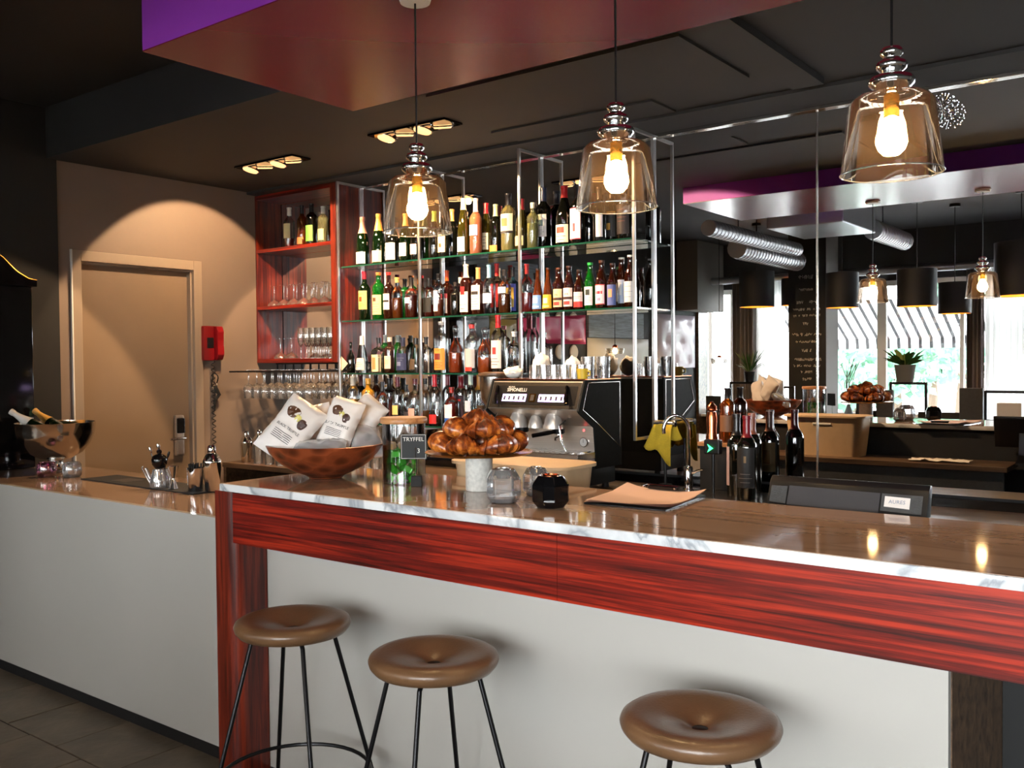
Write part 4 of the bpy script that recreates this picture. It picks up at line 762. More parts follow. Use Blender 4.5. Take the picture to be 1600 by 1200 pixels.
# --- menu clipboard
c1, c2, c3, c4 = onZ(912, 788, ZT), onZ(1040, 800, ZT), onZ(1103, 776, ZT), onZ(980, 765, ZT)
cp_ = thing('menu_clipboard', 'clipboard with pink paper menus lying on the bar', 'clipboard', (0, 0, 0))
bm = bmesh.new(); lo = [bm.verts.new((p.x, p.y, ZB)) for p in (c1, c2, c3, c4)]; hi = [bm.verts.new((p.x, p.y, ZB+.004)) for p in (c1, c2, c3, c4)]
bm.faces.new(lo[::-1]); bm.faces.new(hi)
for i in range(4): bm.faces.new((lo[i], lo[(i+1) % 4], hi[(i+1) % 4], hi[i]))
mk('board', bm, 'dark_metal', cp_)
for s_ in range(3):
    bm = bmesh.new(); g = []
    for j in range(9):
        rw = []
        for i in range(9):
            u, v = i/8, j/8; p = c1.lerp(c2, u).lerp(c4.lerp(c3, u), v*.96+.01*s_); lift = .006+.0025*s_+.012*(abs(u-.5)*2)**4*(v > .6)*(v-.6)*2.5+.008*(1-v)**6*u+.002*math.sin(u*5+s_)
            rw.append(bm.verts.new((p.x+.004*s_, p.y-.003*s_, ZB+max(.0052+.0008*s_, lift))))
        g.append(rw)
    for j in range(8):
        for i in range(8): bm.faces.new((g[j][i], g[j][i+1], g[j+1][i+1], g[j+1][i]))
    mk('paper_sheet', bm, 'paper_pink', cp_, True)
mc = c4.lerp(c3, .5); dv = (c3-c4).normalized(); nv2 = Vector((-dv.y, dv.x, 0))
mk('clip', tube([mc-dv*.055-nv2*.045+Vu*.022, mc-dv*.055-nv2*.012+Vu*.024, mc+dv*.055-nv2*.012+Vu*.024, mc+dv*.055-nv2*.045+Vu*.022], .003, 6), 'chrome', cp_, True); mk('clip_plate', B(-.05, .05, -.012, .004, .012, .022, .002), 'black_gloss', cp_, False, (mc.x, mc.y-.012, ZB), (0, 0, math.atan2(dv.y, dv.x)))
# --- cash register screen seen from behind
pl, pr_ = onY(1192, 788, 2.61), onY(1441, 808, 2.61)
pz = .88; ps = thing('cash_register', 'black cash register touchscreen tilted back behind the bar edge', 'cash register', (0, 0, 0))
x0, x1 = pl.x, pr_.x+.005
mk('screen_housing', prism([(2.60, 1.00), (2.665, 1.142), (2.68, 1.156), (2.70, 1.154), (2.70, 1.14), (2.65, .97), (2.61, .975)], 'x', x0, x1, None, .004), 'black_plastic', ps, 40)
mk('foot', prism([(2.60, .88), (2.80, .88), (2.80, .895), (2.70, .93), (2.675, 1.06), (2.655, 1.0), (2.64, .93), (2.60, .90)], 'x', (x0+x1)/2-.09, (x0+x1)/2+.09), 'black_plastic', ps)
def back(u0, u1, v0, v1, off=.003):
    A = Vector((0, 2.60, 1.00)); D = Vector((0, 2.665, 1.142)); n_ = Vector((0, -(D.z-A.z), D.y-A.y)).normalized()
    def P_(u, v): q = A.lerp(D, v)+n_*off; return (x0+(x1-x0)*u, q.y, q.z)
    return P_
P_ = back(0, 1, 0, 1); bm = bmesh.new(); bm.faces.new([bm.verts.new(P_(u, v)) for u, v in ((.14, .55), (.72, .52), (.72, .9), (.14, .92))]); mk('rear_cover', bm, 'grey_plastic', ps)
for u0, u1 in ((.02, .13), (.73, .97)): bm = bmesh.new(); bm.faces.new([bm.verts.new(P_(u, v)) for u, v in ((u0, .58), (u1, .56), (u1, .9), (u0, .9))]); mk('side_vent', bm, 'charcoal', ps)
P2 = back(0, 1, 0, 1, .0045); bm = bmesh.new(); bm.faces.new([bm.verts.new(P2(u, v)) for u, v in ((.75, .66), (.9, .64), (.9, .84), (.75, .85))]); bdg = mk('badge', bm, col(206, 200, 196), ps)
P3 = back(0, 1, 0, 1, .006); bm = text_map('AURES', .015, lambda x, y: P3(.825+x/(x1-x0), .75+y/.156)); mk('badge_lettering', bm, col(110, 120, 140), bdg)
bm = bmesh.new(); bm.faces.new([bm.verts.new(P2(u, v)) for u, v in ((.22, .3), (.5, .28), (.5, .38), (.22, .4))]); mk('silver_slot', bm, 'steel', ps)
# --- beige tub on the inner ledge
bt = thing('beige_tub', 'beige plastic tub with rounded rim on the ledge behind the bar', 'tub', (-2.03, 2.73, .8805))
def rrect(w, h, r, z, n=5):
    o = []
    for cx, cy, a in ((w/2-r, h/2-r, 0), (-w/2+r, h/2-r, 90), (-w/2+r, -h/2+r, 180), (w/2-r, -h/2+r, 270)):
        for i in range(n+1): t_ = R(a+90*i/n); o.append((cx+r*math.cos(t_), cy+r*math.sin(t_), z))
    return o
bm = bmesh.new(); lv = [rrect(.45, .2, .05, 0), rrect(.50, .245, .06, .245), rrect(.53, .27, .07, .247), rrect(.53, .27, .07, .258), rrect(.5, .24, .06, .26)]; vv = [[bm.verts.new(q) for q in l] for l in lv]
for A, D in zip(vv, vv[1:]):
    for i in range(len(A)): bm.faces.new((A[i], A[(i+1) % len(A)], D[(i+1) % len(A)], D[i]))
bm.faces.new(vv[0][::-1]); bm.faces.new(vv[-1]); mk('tub_body', bm, 'beige_plastic', bt, 50); mk('grip_slot', B(-.06, .06, .117, .124, .2, .212, .003), 'white_paint', bt)
cl_ = bmesh.new(); gg = []
for j in range(9):
    gg.append([cl_.verts.new((-.17+.34*i/14, -.06+.12*j/8, .006+.02*abs(noise.noise(Vector((i*.6, j*.7, 2)))))) for i in range(15)])
for j in range(8):
    for i in range(14): cl_.faces.new((gg[j][i], gg[j][i+1], gg[j+1][i+1], gg[j+1][i]))
tag(mk('crumpled_cloth', cl_, 'white_cloth', None, True, (-1.33, 2.82, .8805)), 'crumpled white cloth on the work ledge behind the bar', 'cloth')
# ================================================================ THINGS ON THE SIDE COUNTER
ZS = .9255
ib = onZ(96, 742, .925); ib = onY(87, 700, 2.55); IB = Vector((ib.x, 2.55, ZS)); ice = thing('ice_bowl', 'polished steel champagne bowl on the side counter', 'bowl', IB)
mk('steel_bowl', lathe([(0, .062), (.05, .062), (.085, .07), (.135, .10), (.175, .15), (.198, .21), (.204, .265), (.206, .267), (.201, .267), (.194, .21), (.17, .155), (.13, .106), (.08, .078), (0, .07)], 44), 'bowl_steel', ice, 60); mk('foot', lathe([(0, 0), (.06, 0), (.062, .006), (.05, .012), (.04, .03), (.042, .062), (0, .062)], 28), 'chrome', ice, 50)
for q, l, m in ((-.115, 'silver-necked champagne bottle leaning in the steel bowl', (214, 210, 206)), (-.065, 'gold-necked champagne bottle leaning in the steel bowl', (206, 160, 84))):
    b = bottle(l, (0, 0, 0), 'champagne', .30, .04, 'green', m, .4, None, (), group='champagne bottles in the steel bowl')
    hd = Vr*(-.78)+Vf*(.0 if m[0] > 208 else .25)+Vu*.52; b.rotation_mode = 'QUATERNION'; b.rotation_quaternion = hd.to_track_quat('Z', 'Y'); b.location = IB+Vu*.165+Vr*(.04 if m[0] > 208 else .07)+Vf*(-.06 if m[0] > 208 else .04)
def glass_block(label, px, py, mat_):
    p = onZ(px, py, .925); t = thing('glass_votive', label, 'candle holder', (p.x, p.y+.03, ZS), 0, 'rounded glass votives'); mk('glass_block', lathe([(0, 0), (.036, 0), (.045, .009), (.048, .038), (.045, .066), (.036, .077), (.026, .074), (.024, .04), (0, .036)], 24), mat_, t, 60)
    mk('candle_cup', lathe([(0, .038), (.022, .038), (.023, .056), (0, .056)], 16), 'steel', t, True)
glass_block('rounded pink glass votive in front of the steel bowl', 64, 746, 'glass_pink'); glass_block('rounded clear glass votive in front of the steel bowl', 104, 746, 'glass_crystal')
m1 = onZ(128, 748, .925); m2 = onZ(330, 770, .925)
mat_ = thing('bar_mat', 'black rubber bar mat under the cocktail tools', 'mat', ((m1.x+m2.x)/2+.02, 2.52, ZS)); mk('mat_sheet', B(-.5, .47, -.1, .1, 0, .004, .001), 'black_matte', mat_); mk('printed_square', B(-.3, -.16, -.05, .05, .0041, .0046), 'grey_plastic', mat_)
ZQ = ZS+.0045
def at(px, py, dy=0): p = onZ(px, py, .93); return (p.x, p.y+dy, ZQ)
tp = thing('glass_teapot', 'small clear glass mixing jug holding bar tools', 'jug', at(245, 762, .02), YAW)
mk('glass_body', lathe([(0, 0), (.044, 0), (.05, .008), (.046, .04), (.036, .075), (.034, .085), (.032, .085), (.033, .075), (.043, .04), (.046, .008), (0, .005)], 28), 'glass_crystal', tp, 50); mk('spout', tube([(-.035, 0, .03), (-.052, 0, .05), (-.064, 0, .085), (-.07, 0, .088)], [.012, .009, .006, .006], 10), 'glass_crystal', tp, True); mk('handle', tube([(-.046, 0, .012), (-.085, 0, .09), (-.078, 0, .1)], .005, 8), 'steel', tp, True)
tq = at(245, 762, .02)
for dx, dy, tilt, hh, knob, l in ((-.02, 0, -14, .19, .007, 'thin steel bar spoon in the glass jug'), (.004, .012, -6, .2, .0085, 'steel muddler with rounded head in the glass jug'), (.024, -.008, 16, .17, .006, 'black tongs handle sticking out of the glass jug')):
    t = thing('bar_tool', l, 'bar tool', (tq[0]+dx*.3, tq[1]+dy, ZQ+.007), 0, 'tools in the glass jug'); t.rotation_euler = (0, R(tilt), YAW)
    mk('shaft', tube([(0, 0, 0), (0, 0, hh-.03)], .0028 if knob < .008 else .005, 8), 'chrome' if 'black' not in l else 'black_plastic', t, True); mk('head', lathe([(0, hh-.035), (knob*.7, hh-.03), (knob, hh-.015), (knob*.8, hh-.004), (0, hh)], 12), 'chrome' if 'black' not in l else 'black_plastic', t, True)
t = thing('cocktail_strainer', 'black round strainer resting over the glass jug', 'strainer', (tq[0]+.012, tq[1]-.012, ZQ+.087)); mk('bowl', lathe([(0, .0), (.02, .005), (.033, .022), (.036, .045), (.03, .06), (.015, .07), (0, .072)], 20), 'black_gloss', t, True); mk('knob', lathe([(0, .07), (.01, .072), (.013, .082), (.009, .09), (0, .092)], 14), 'black_gloss', t, True)
jg = thing('jigger', 'hourglass steel jigger beside the straw tin', 'jigger', at(271, 764, .0)); mk('cups', lathe([(0, .002), (.02, 0), (.021, .002), (.008, .045), (.007, .05), (.009, .055), (.023, .105), (.022, .105), (.006, .055)], 20), 'chrome', jg, True)
tn = thing('straw_tin', 'shiny steel tin packed with short black straws', 'tin', at(297, 768, .03)); mk('tin_body', lathe([(0, 0), (.033, 0), (.034, .002), (.039, .105), (.0375, .105), (.033, .004), (0, .004)], 28), 'chrome', tn, 50)
for i in range(26): a = random.uniform(0, 6.28); rr = .03*math.sqrt(random.random()); mk('straw', tube([(rr*.8*math.cos(a), rr*.8*math.sin(a), .006), (rr*1.12*math.cos(a), rr*1.12*math.sin(a), .118+random.uniform(0, .008))], .0028, 5), 'black_plastic', tn)
def shaker(label, loc, s=1.0):
    t = thing('cocktail_shaker', label, 'shaker', loc, 0, 'steel cocktail shakers'); mk('tin_body', lathe([(0, 0), (.030, 0), (.032, .003), (.041, .125), (.0415, .13), (0, .13)], 28), 'chrome', t, 50); mk('shoulder', lathe([(.0415, .131), (.041, .137), (.032, .158), (.022, .17), (.02, .172), (0, .172)], 28), 'chrome', t, 50); mk('cap', lathe([(.019, .1725), (.02, .175), (.018, .2), (.014, .207), (0, .208)], 20), 'chrome', t, 50); t.scale = (s,)*3
shaker('tall steel cocktail shaker beside the straw tin', at(323, 768, .03)); zk = ZK+.0005
for px_, py_, l in ((385, 722, 'small steel shaker on the back counter near the red phone'), (405, 719, 'small steel shaker behind the other one on the back counter')): p = onZ(px_, py_, ZK); shaker(l, (p.x, p.y, zk), 1.0)
# --- red wall phone and key bunch
ph = onX(328, 536, XW); tel = thing('wall_phone', 'red wall telephone with curled cord beside the door', 'telephone', (XW+.001, ph.y, ph.z-.12))
mk('cradle', B(0, .04, -.075, .01, 0, .235, .014), 'red_plastic', tel, 40); hs = mk('handset', prism([(.012, 0), (.055, .004), (.075, .04), (.062, .1), (.062, .14), (.075, .195), (.055, .232), (.012, .236), (.02, .19), (.014, .12), (.02, .045)], 'y', .012, .062, None, .006), 'red_plastic', tel, 40); mk('dial_plate', B(.0405, .042, -.05, .0, .085, .155), 'black_plastic', tel)
crd = [(.03+.012*math.cos(i*.9), .0+.012*math.sin(i*.9), -.002-i*.0052) for i in range(118)]; mk('coiled_cord', tube(crd, .0032, 5), 'black_plastic', tel, True)
kb = thing('hanging_cord', 'tangled black cord and strap hanging under the red phone', 'cord', (XW+.001, ph.y+.012, ph.z-.2))
mk('hook', tube([(0, 0, 0), (.03, 0, 0), (.034, 0, .012)], .004, 6), 'steel', kb); mk('loop', tube([(.03+.01*math.sin(i), .022*math.cos(R(i*20)), -.055+.05*math.sin(R(i*20))) for i in range(18)], .004, 6, closed=True), 'black_plastic', kb, True); mk('strap', tube([(.03, .0, -.09), (.035, .012, -.13), (.035, .03, -.15), (.03, .0, -.19), (.03, -.005, -.26)], [.012, .016, .012, .01, .004], 8), 'black_matte', kb, True)
# --- tall black carved cupboard at the far end of the side counter
bcx = thing('black_cupboard', 'tall black cupboard with brass-edged curved crown at the left edge', 'cupboard', (0, 0, 0))
mk('body', B(XW+.014, XW+.10, 2.1, 2.56, .927, 1.95, .003), 'black_gloss', bcx); mk('crown', prism([(2.08, 1.951), (2.585, 1.951), (2.585, 1.985), (2.54, 1.99), (2.47, 2.03), (2.40, 2.10), (2.30, 2.16), (2.08, 2.19)], 'x', XW+.014, XW+.11), 'black_gloss', bcx)
mk('brass_edging', tube([(XW+.112, y, z) for y, z in ((2.583, 1.988), (2.54, 1.993), (2.47, 2.033), (2.40, 2.103), (2.30, 2.163), (2.1, 2.19))], .004, 6), 'brass', bcx, True)
# ================================================================ ESPRESSO MACHINE AND BACK BAR
es = thing('espresso_machine', 'two-group steel espresso machine with black side panels in front of the mirror', 'espresso machine')
EX0, EX1 = -3.04, -2.46
body = [(3.83, 1.402), (3.775, 1.262), (3.80, 1.245), (3.925, 1.175), (3.935, 1.055), (3.935, .985), (4.165, .985), (4.165, 1.402)]
mk('steel_body', prism(body, 'x', EX0+.012, EX1-.012), 'brushed', es)
side = [(3.825, 1.408), (3.765, 1.258), (3.78, 1.246), (3.915, 1.172), (3.925, 1.05), (3.925, .965), (4.17, .965), (4.17, 1.408)]
for a, b in ((EX0, EX0+.012), (EX1-.012, EX1)): mk('side_panel', prism(side, 'x', a, b, None, .003), 'machine_black', es)
ins = [(3.85, 1.395), (3.80, 1.265), (3.93, 1.195), (4.15, 1.06), (4.15, 1.395)]
mk('panel_trim', tube([(EX1+.0015, y, z) for y, z in ins], .0018, 5, closed=True), 'steel', es)
def hf(u, v, off=.002):  # head front, u across, v up
    A, D = Vector((0, 3.775, 1.262)), Vector((0, 3.83, 1.402)); n_ = Vector((0, -(D.z-A.z), D.y-A.y)).normalized(); q = A.lerp(D, v)+n_*off; return Vector((EX0+.012+(EX1-EX0-.024)*u, q.y, q.z))
def quad(us, m, name, off, par=None):
    bm = bmesh.new(); a = [bm.verts.new(hf(u, v, off)) for u, v in us]; b = [bm.verts.new(hf(u, v, off-.003)) for u, v in us]; bm.faces.new(a)
    for i in range(len(us)): bm.faces.new((a[i], b[i], b[(i+1) % len(us)], a[(i+1) % len(us)]))
    return mk(name, bm, m, par or es)
quad([(.01, .03), (.99, .03), (.99, .95), (.01, .95)], 'steel', 'control_frame', .004); pn = quad([(.04, .16), (.96, .16), (.96, .82), (.04, .82)], 'black_plastic', 'control_panel', .0052)
for u0, u1 in ((.15, .42), (.56, .84)):
    kp = quad([(u0, .26), (u1, .26), (u1, .52), (u0, .52)], 'lilac_led', 'keypad', .0062, pn)
    for k in range(5): u = u0+(u1-u0)*(k+.3)/5; quad([(u, .31), (u+.02, .31), (u+.02, .45), (u, .45)], 'ink', 'keypad_icon', .0072, pn)
quad([(.455, .25), (.525, .25), (.525, .54), (.455, .54)], 'brass', 'emblem_plate', .0062, pn); quad([(.47, .29), (.51, .29), (.51, .5), (.47, .5)], 'ink', 'emblem', .0072, pn)
bm = text_map('SIMONELLI', .026, lambda x, y: hf(.30+x/(EX1-EX0-.024), .665+y/.15, .0068)); text_map('NUOVA', .011, lambda x, y: hf(.235+x/(EX1-EX0-.024), .77+y/.15, .0068), bm); mk('brand_lettering', bm, 'white_paint', pn)
for u in (.09, .87): mk('steam_lever', tube([hf(u-.02, .8, .012), hf(u+.02, .3, .03), hf(u+.03, .12, .022)], [.008, .012, .009], 8), 'black_gloss', es, True)
mk('rear_panel', B(EX0+.012, EX1-.012, 4.1655, 4.1695, .985, 1.4), 'machine_black', es); mk('cup_rail', B(EX0, EX1, 3.83, 4.16, 1.4085, 1.414, .002), 'copper', es)
for i, (u, s_) in enumerate(((.28, 1.0), (.47, .75), (.66, 1.0))):   # curved group covers
    x = EX0+(EX1-EX0)*u
    mk('group_cover', lathe([(0, 0), (.05*s_, 0), (.05*s_, .01), (.042*s_, .05*s_), (.028*s_, .08*s_), (0, .1*s_)], 20), 'white_steel', es, 50, (x, 3.835, 1.165))
def filter_(x):
    h_ = mk('portafilter', lathe([(0, 0), (.026, 0), (.032, .006), (.033, .026), (0, .027)], 20), 'dark_metal', es, True, (x, 3.87, 1.137)); mk('handle', tube([(0, -.03, .012), (-.02, -.06, .008), (-.07, -.13, -.004)], [.008, .012, .011], 10), 'black_gloss', h_, True); mk('spout', tube([(0, 0, 0), (0, 0, -.012), (.018, 0, -.02), (.02, 0, -.035)], .006, 8), 'chrome', h_, True); mk('spout', tube([(0, 0, -.012), (-.018, 0, -.02), (-.02, 0, -.035)], .006, 8), 'chrome', h_, True)
filter_(EX0+.165); filter_(EX0+.39)
mk('steam_wand', tube([(EX1-.09, 3.86, 1.24), (EX1-.10, 3.80, 1.21), (EX1-.13, 3.79, 1.185), (EX1-.12, 3.79, 1.11), (EX1-.09, 3.79, 1.06)], .0045, 8), 'chrome', es, True); mk('steam_wand', tube([(EX0+.04, 3.82, 1.24), (EX0+.03, 3.80, 1.20), (EX0-.03, 3.79, 1.185), (EX0-.05, 3.79, 1.17), (EX0-.055, 3.79, 1.09)], .0045, 8), 'chrome', es, True)
gx = onX(1, 1, -1); g_ = mk('pressure_gauge', lathe([(0, 0), (.026, 0), (.026, .01), (.023, .014), (0, .014)], 24), 'chrome', es, 40, (EX1-.075, 3.934, 1.095), (R(90), 0, 0)); mk('dial_face', lathe([(0, .0145), (.021, .0145)], 20), 'white_paint', g_); mk('needle', B(-.001, .001, -.002, .016, .015, .0158), 'ink', g_)
mk('power_light', lathe([(0, 0), (.006, 0), (.006, .006), (0, .008)], 12), 'red_led', es, True, (EX1-.075, 3.932, 1.155), (R(90), 0, 0))
mk('drip_tray', B(EX0+.005, EX1-.005, 3.765, 3.935, 1.015, 1.05, .004), 'steel', es)
for i in range(18): x = EX0+.03+.0305*i; mk('grate_bar', B(x-.004, x+.004, 3.78, 3.925, 1.0502, 1.054), 'chrome', es)
mk('base', B(EX0+.03, EX1-.03, 3.80, 4.15, ZK+.03, .985), 'black_plastic', es)
for x in (EX0+.07, EX1-.07):
    for y in (3.84, 4.12): mk('foot', lathe([(0, 0), (.02, 0), (.016, .031), (0, .031)], 14), 'black_plastic', es, True, (x, y, ZK+.0005))
# --- cups, glasses and napkins on the machine
zc = 1.4145
t0_ = None
pos = [(-2.80+.062*i, 3.875+.066*j) for j in range(3) for i in range(5)]
for i, (x, y) in enumerate(pos):
    L_ = 'ribbed tumbler upside down on the espresso machine, %s row, %s from the napkins' % (R3[i//5], ORD[i % 5])
    if t0_ is None:
        bm = bmesh.new(); n = 24
        for r0, z0, r1, z1 in ((.028, 0, .025, .07),):
            A = [bm.verts.new(((r0+(.0012 if k % 2 else 0))*math.cos(2*math.pi*k/n), (r0+(.0012 if k % 2 else 0))*math.sin(2*math.pi*k/n), z0)) for k in range(n)]; D = [bm.verts.new(((r1+(.0012 if k % 2 else 0))*math.cos(2*math.pi*k/n), (r1+(.0012 if k % 2 else 0))*math.sin(2*math.pi*k/n), z1)) for k in range(n)]
            for k in range(n): bm.faces.new((A[k], A[(k+1) % n], D[(k+1) % n], D[k]))
            bm.faces.new(D)
        t0_ = tag(mk('tumbler', bm, 'glass_stem', None, False, (x, y, zc)), L_, 'glass', 'tumblers on the espresso machine')
    else: o = t0_.copy(); C.objects.link(o); o.location = (x, y, zc); o['label'] = L_
for i, (x, y, l) in enumerate(((-2.60, 4.07, 'tall patterned glass standing among the tumblers on the espresso machine'), (-2.50, 4.06, 'tall patterned glass nearest the last chrome post'))):
    t = thing('patterned_glass', l, 'glass', (x, y, zc)); mk('glass_wall', lathe([(0, 0), (.032, 0), (.036, .11), (.034, .11), (.03, .004), (0, .004)], 20), 'glass_crystal', t, 50)
    bm = bmesh.new(); rn = random.Random(i)
    for k in range(26):
        a = rn.uniform(0, 6.28); z = rn.uniform(.02, .095); pts = [((.0365-.0000)*math.cos(a+.12*math.sin(q*1.3)+.05*q*rn.choice((1, -1))), .0365*math.sin(a+.12*math.sin(q*1.3)), z+.005*q-.01) for q in range(4)]; tube(pts, .0016, 4, bm)
    mk('vine_pattern', bm, 'ink', t)
def puff(label, loc, rx, ry, rz_, seed):
    bm = bmesh.new(); bmesh.ops.create_icosphere(bm, subdivisions=3, radius=1.0)
    for v in bm.verts:
        d_ = v.co.normalized(); k = 1+.22*noise.noise(d_*2.2+Vector((seed, 0, 0)))+.09*noise.noise(d_*6+Vector((seed, 3, 0))); v.co = Vector((d_.x*rx*k, d_.y*ry*k, max(0, (d_.z*.5+.5))*rz_*2*k))
    return tag(mk('folded_napkin', bm, 'white_cloth', None, 60, loc), label, 'napkin', 'napkins on the espresso machine')
puff('low crumpled white napkin at the left end of the espresso machine top', (-2.97, 3.92, zc), .05, .045, .03, 1); puff('tall folded white napkin on the espresso machine top', (-2.88, 4.05, zc), .05, .05, .062, 5); puff('white napkin behind the tumblers on the espresso machine', (-2.72, 4.11, zc), .05, .035, .055, 9)
yc = thing('yellow_cup', 'yellow cup on the mirror side of the espresso machine', 'cup', (-2.515, 3.885, zc)); mk('cup_body', lathe([(0, 0), (.026, 0), (.03, .05), (.028, .05), (.024, .004), (0, .004)], 20), col(236, 196, 60), yc, 50); mk('handle', tube([(.028, 0, .04), (.045, 0, .035), (.044, 0, .018), (.027, 0, .014)], .004, 8), col(236, 196, 60), yc, True)
# --- grinder, scale and register beside the machine
gr = thing('coffee_grinder', 'coffee grinder with brown hopper lid beside the espresso machine', 'coffee grinder', (-3.2, 4.06, ZK+.0005))
mk('body', B(-.07, .07, -.09, .09, 0, .39, .012), 'black_plastic', gr, 40); mk('steel_hopper', lathe([(.05, .39), (.085, .45), (.09, .57), (0, .57)], 28), 'steel', gr, 50); mk('hopper_lid', lathe([(0, .57), (.094, .57), (.098, .576), (.096, .59), (.06, .596), (0, .597)], 28), 'walnut', gr, 50); mk('amber_lamp', B(-.03, .03, -.094, -.09, .32, .335), 'amber_glow', gr)
dp = thing('display_box', 'black box with a lilac digital display left of the espresso machine', 'display', (-3.215, 3.87, ZK+.0005), R(-8)); mk('body', B(-.055, .055, -.06, .06, 0, .33, .008), 'walnut', dp, 40); mk('lilac_display', B(-.035, .03, -.063, -.06, .275, .305), 'lilac_led', dp)
# --- tap, cloth and wine bottles by the sink
fp = onY(1076, 770, 4.2); X_ = fp.x
fa = thing('kitchen_tap', 'chrome gooseneck tap at the sink on the back counter', 'tap', (X_, 4.2, ZK+.0065))
mk('base', lathe([(0, 0), (.028, 0), (.028, .006), (.022, .01), (.022, .11), (.018, .12), (0, .12)], 20), 'chrome', fa, 50); pts = [(0, 0, .12), (0, 0, .30)]+[(-.05*(1-math.cos(R(a))), -.035*(1-math.cos(R(a))), .30+.072*math.sin(R(a))) for a in range(15, 196, 15)]; mk('gooseneck', tube(pts, .0095, 12), 'chrome', fa, True); mk('lever', tube([(.02, 0, .085), (.05, -.01, .1), (.085, -.02, .11)], [.008, .006, .005], 8), 'chrome', fa, True)
hp = onY(1042, 662, 4.29); hk = thing('cloth_holder', 'black and chrome pole holding the yellow cloth by the sink', 'holder', (hp.x-.01, 4.29, ZK+.0065)); mk('pole', tube([(0, 0, 0), (0, 0, hp.z-ZK-.014)], .008, 8), 'black_plastic', hk, True); mk('foot', lathe([(0, 0), (.035, 0), (.035, .008), (0, .012)], 18), 'black_plastic', hk, True); mk('arm', tube([(-.06, 0, hp.z-ZK-.0065), (.06, 0, hp.z-ZK-.0065)], .016, 12), 'chrome', hk, True)
za = hp.z-.0055+.016
bm = bmesh.new(); g = []
for j in range(19):
    rw = []
    for i in range(13):
        u = -1+2*i/12; s_ = -1+2*j/18
        drop = abs(s_)*(.145 if s_ < 0 else .1)*(1.15-.3*u*s_); yy = (-.02 if s_ < 0 else .02)*min(1, abs(s_)*5)+(-.025 if s_ < 0 else .02)*abs(s_)+.007*math.sin(u*6+s_*3)*abs(s_); flare = .05+.026*abs(s_)
        rw.append(bm.verts.new((hp.x-.012+u*flare-.02*max(0, -s_), 4.29+yy, za+.003-drop*(1-.12*math.cos(u*4)))))
    g.append(rw)
for j in range(18):
    for i in range(12): bm.faces.new((g[j][i], g[j][i+1], g[j+1][i+1], g[j+1][i]))
yo = mk('yellow_cloth', bm, 'yellow_cloth', None, True); md = yo.modifiers.new('thick', 'SOLIDIFY'); md.thickness = .003; md.offset = 1
tag(yo, 'yellow cleaning cloth hanging over the chrome holder by the sink', 'cloth')
for px_, dsc, Y, m, lab in ((1151, 'dark magnum with pale side label on the counter by the sink', 4.19, (24, 20, 20), (.12, .6, (176, 150, 150), .5)), (1167, 'dark magnum with red foil strip on the counter by the sink', 4.095, (120, 26, 34), (.14, .62, (26, 24, 24), 1.0)), (1175, 'dark magnum with cork-coloured capsule behind the other two', 4.29, (150, 90, 70), (.22, .6, (226, 200, 150), 1.0))):
    bottle(dsc, (onY(px_, 700, Y).x, Y, ZK+.0065), 'bordeaux', .385, .046, 'dark', m, .26, lab, ([('patch', .32, .5, .4, (150, 110, 60))] if lab[2][0] > 200 else [('lines', .2, .3, 3, (110, 100, 96)), ('patch', .44, .52, .12, (140, 110, 70))] if lab[2][0] < 50 else []), group='magnums on the back counter', turn=(math.pi if lab[2][0] > 200 else -.9 if lab[2][0] == 176 else .2))
# --- copper and wood things by the tap, seen reflected and direct
rs = thing('wooden_riser', 'small dark wooden riser on the back counter by the tap', 'riser', (-1.985, 4.325, ZK+.0065)); mk('riser_top', B(-.1, .1, -.05, .05, .215, .235, .003), 'oak_lid', rs); mk('riser_body', B(-.09, .09, -.04, .04, 0, .215), 'black_matte', rs)
ww = thing('pepper_mill', 'copper pepper mill on the wooden riser by the tap', 'pepper mill', (-2.03, 4.325, ZK+.0425+.2)); mk('mill_body', lathe([(0, 0), (.03, 0), (.03, .02), (.024, .05), (.028, .12), (.022, .15), (0, .15)], 20), 'copper', ww, 50); mk('mill_head', lathe([(.014, .151), (.026, .16), (.024, .18), (.01, .19), (.008, .2), (0, .202)], 20), 'copper', ww, 50)
bottle('amber spirit bottle standing on the wooden riser by the tap', (-1.945, 4.325, ZK+.2425), 'spirit', .27, .036, 'amber', (30, 24, 24), .2, (.2, .5, (110, 70, 40), 1.0), (), group='bottles on the back counter')
gb = thing('display_stand', 'small black display with a glowing green arrow on a stand', 'display', (-1.95, 4.17, ZK+.0065)); mk('body', B(-.04, .04, -.02, .02, .19, .26, .006), 'black_plastic', gb); mk('stand', tube([(0, 0, 0), (0, 0, .192)], .008, 8), 'black_plastic', gb); mk('green_arrow', prism([(-.016, .20), (.014, .22), (-.016, .24), (-.006, .22)], 'y', -.0325, -.0305), 'green_led', gb)
# --- tumblers and small bottles on the back counter behind the bowl
u0 = None
for i, (px_, Y) in enumerate(((404, 3.85), (421, 3.85), (438, 3.85), (455, 3.82), (560, 4.02), (574, 4.02), (588, 4.02), (602, 4.02), (640, 4.02), (655, 4.02), (567, 4.12), (582, 4.12), (597, 4.12), (648, 4.12))):
    X = onY(px_, 720, Y).x
    if u0 is None: u0 = tag(mk('highball_glass', lathe([(0, 0), (.03, 0), (.034, .12), (.032, .12), (.028, .006), (0, .006)], 20), 'glass_stem', None, 50, (X, Y, ZK+.0005)), 'clear highball glass standing on the back counter below the bottle shelves', 'glass', 'highball glasses on the back counter')
    else: o = u0.copy(); C.objects.link(o); o.location = (X, Y, ZK+.0005)
    (u0 if i == 0 else o)['label'] = 'clear highball glass on the back counter, %s from the cabinet, %s row' % (ORD[i if i < 10 else i-10], 'front' if i < 10 else 'back')
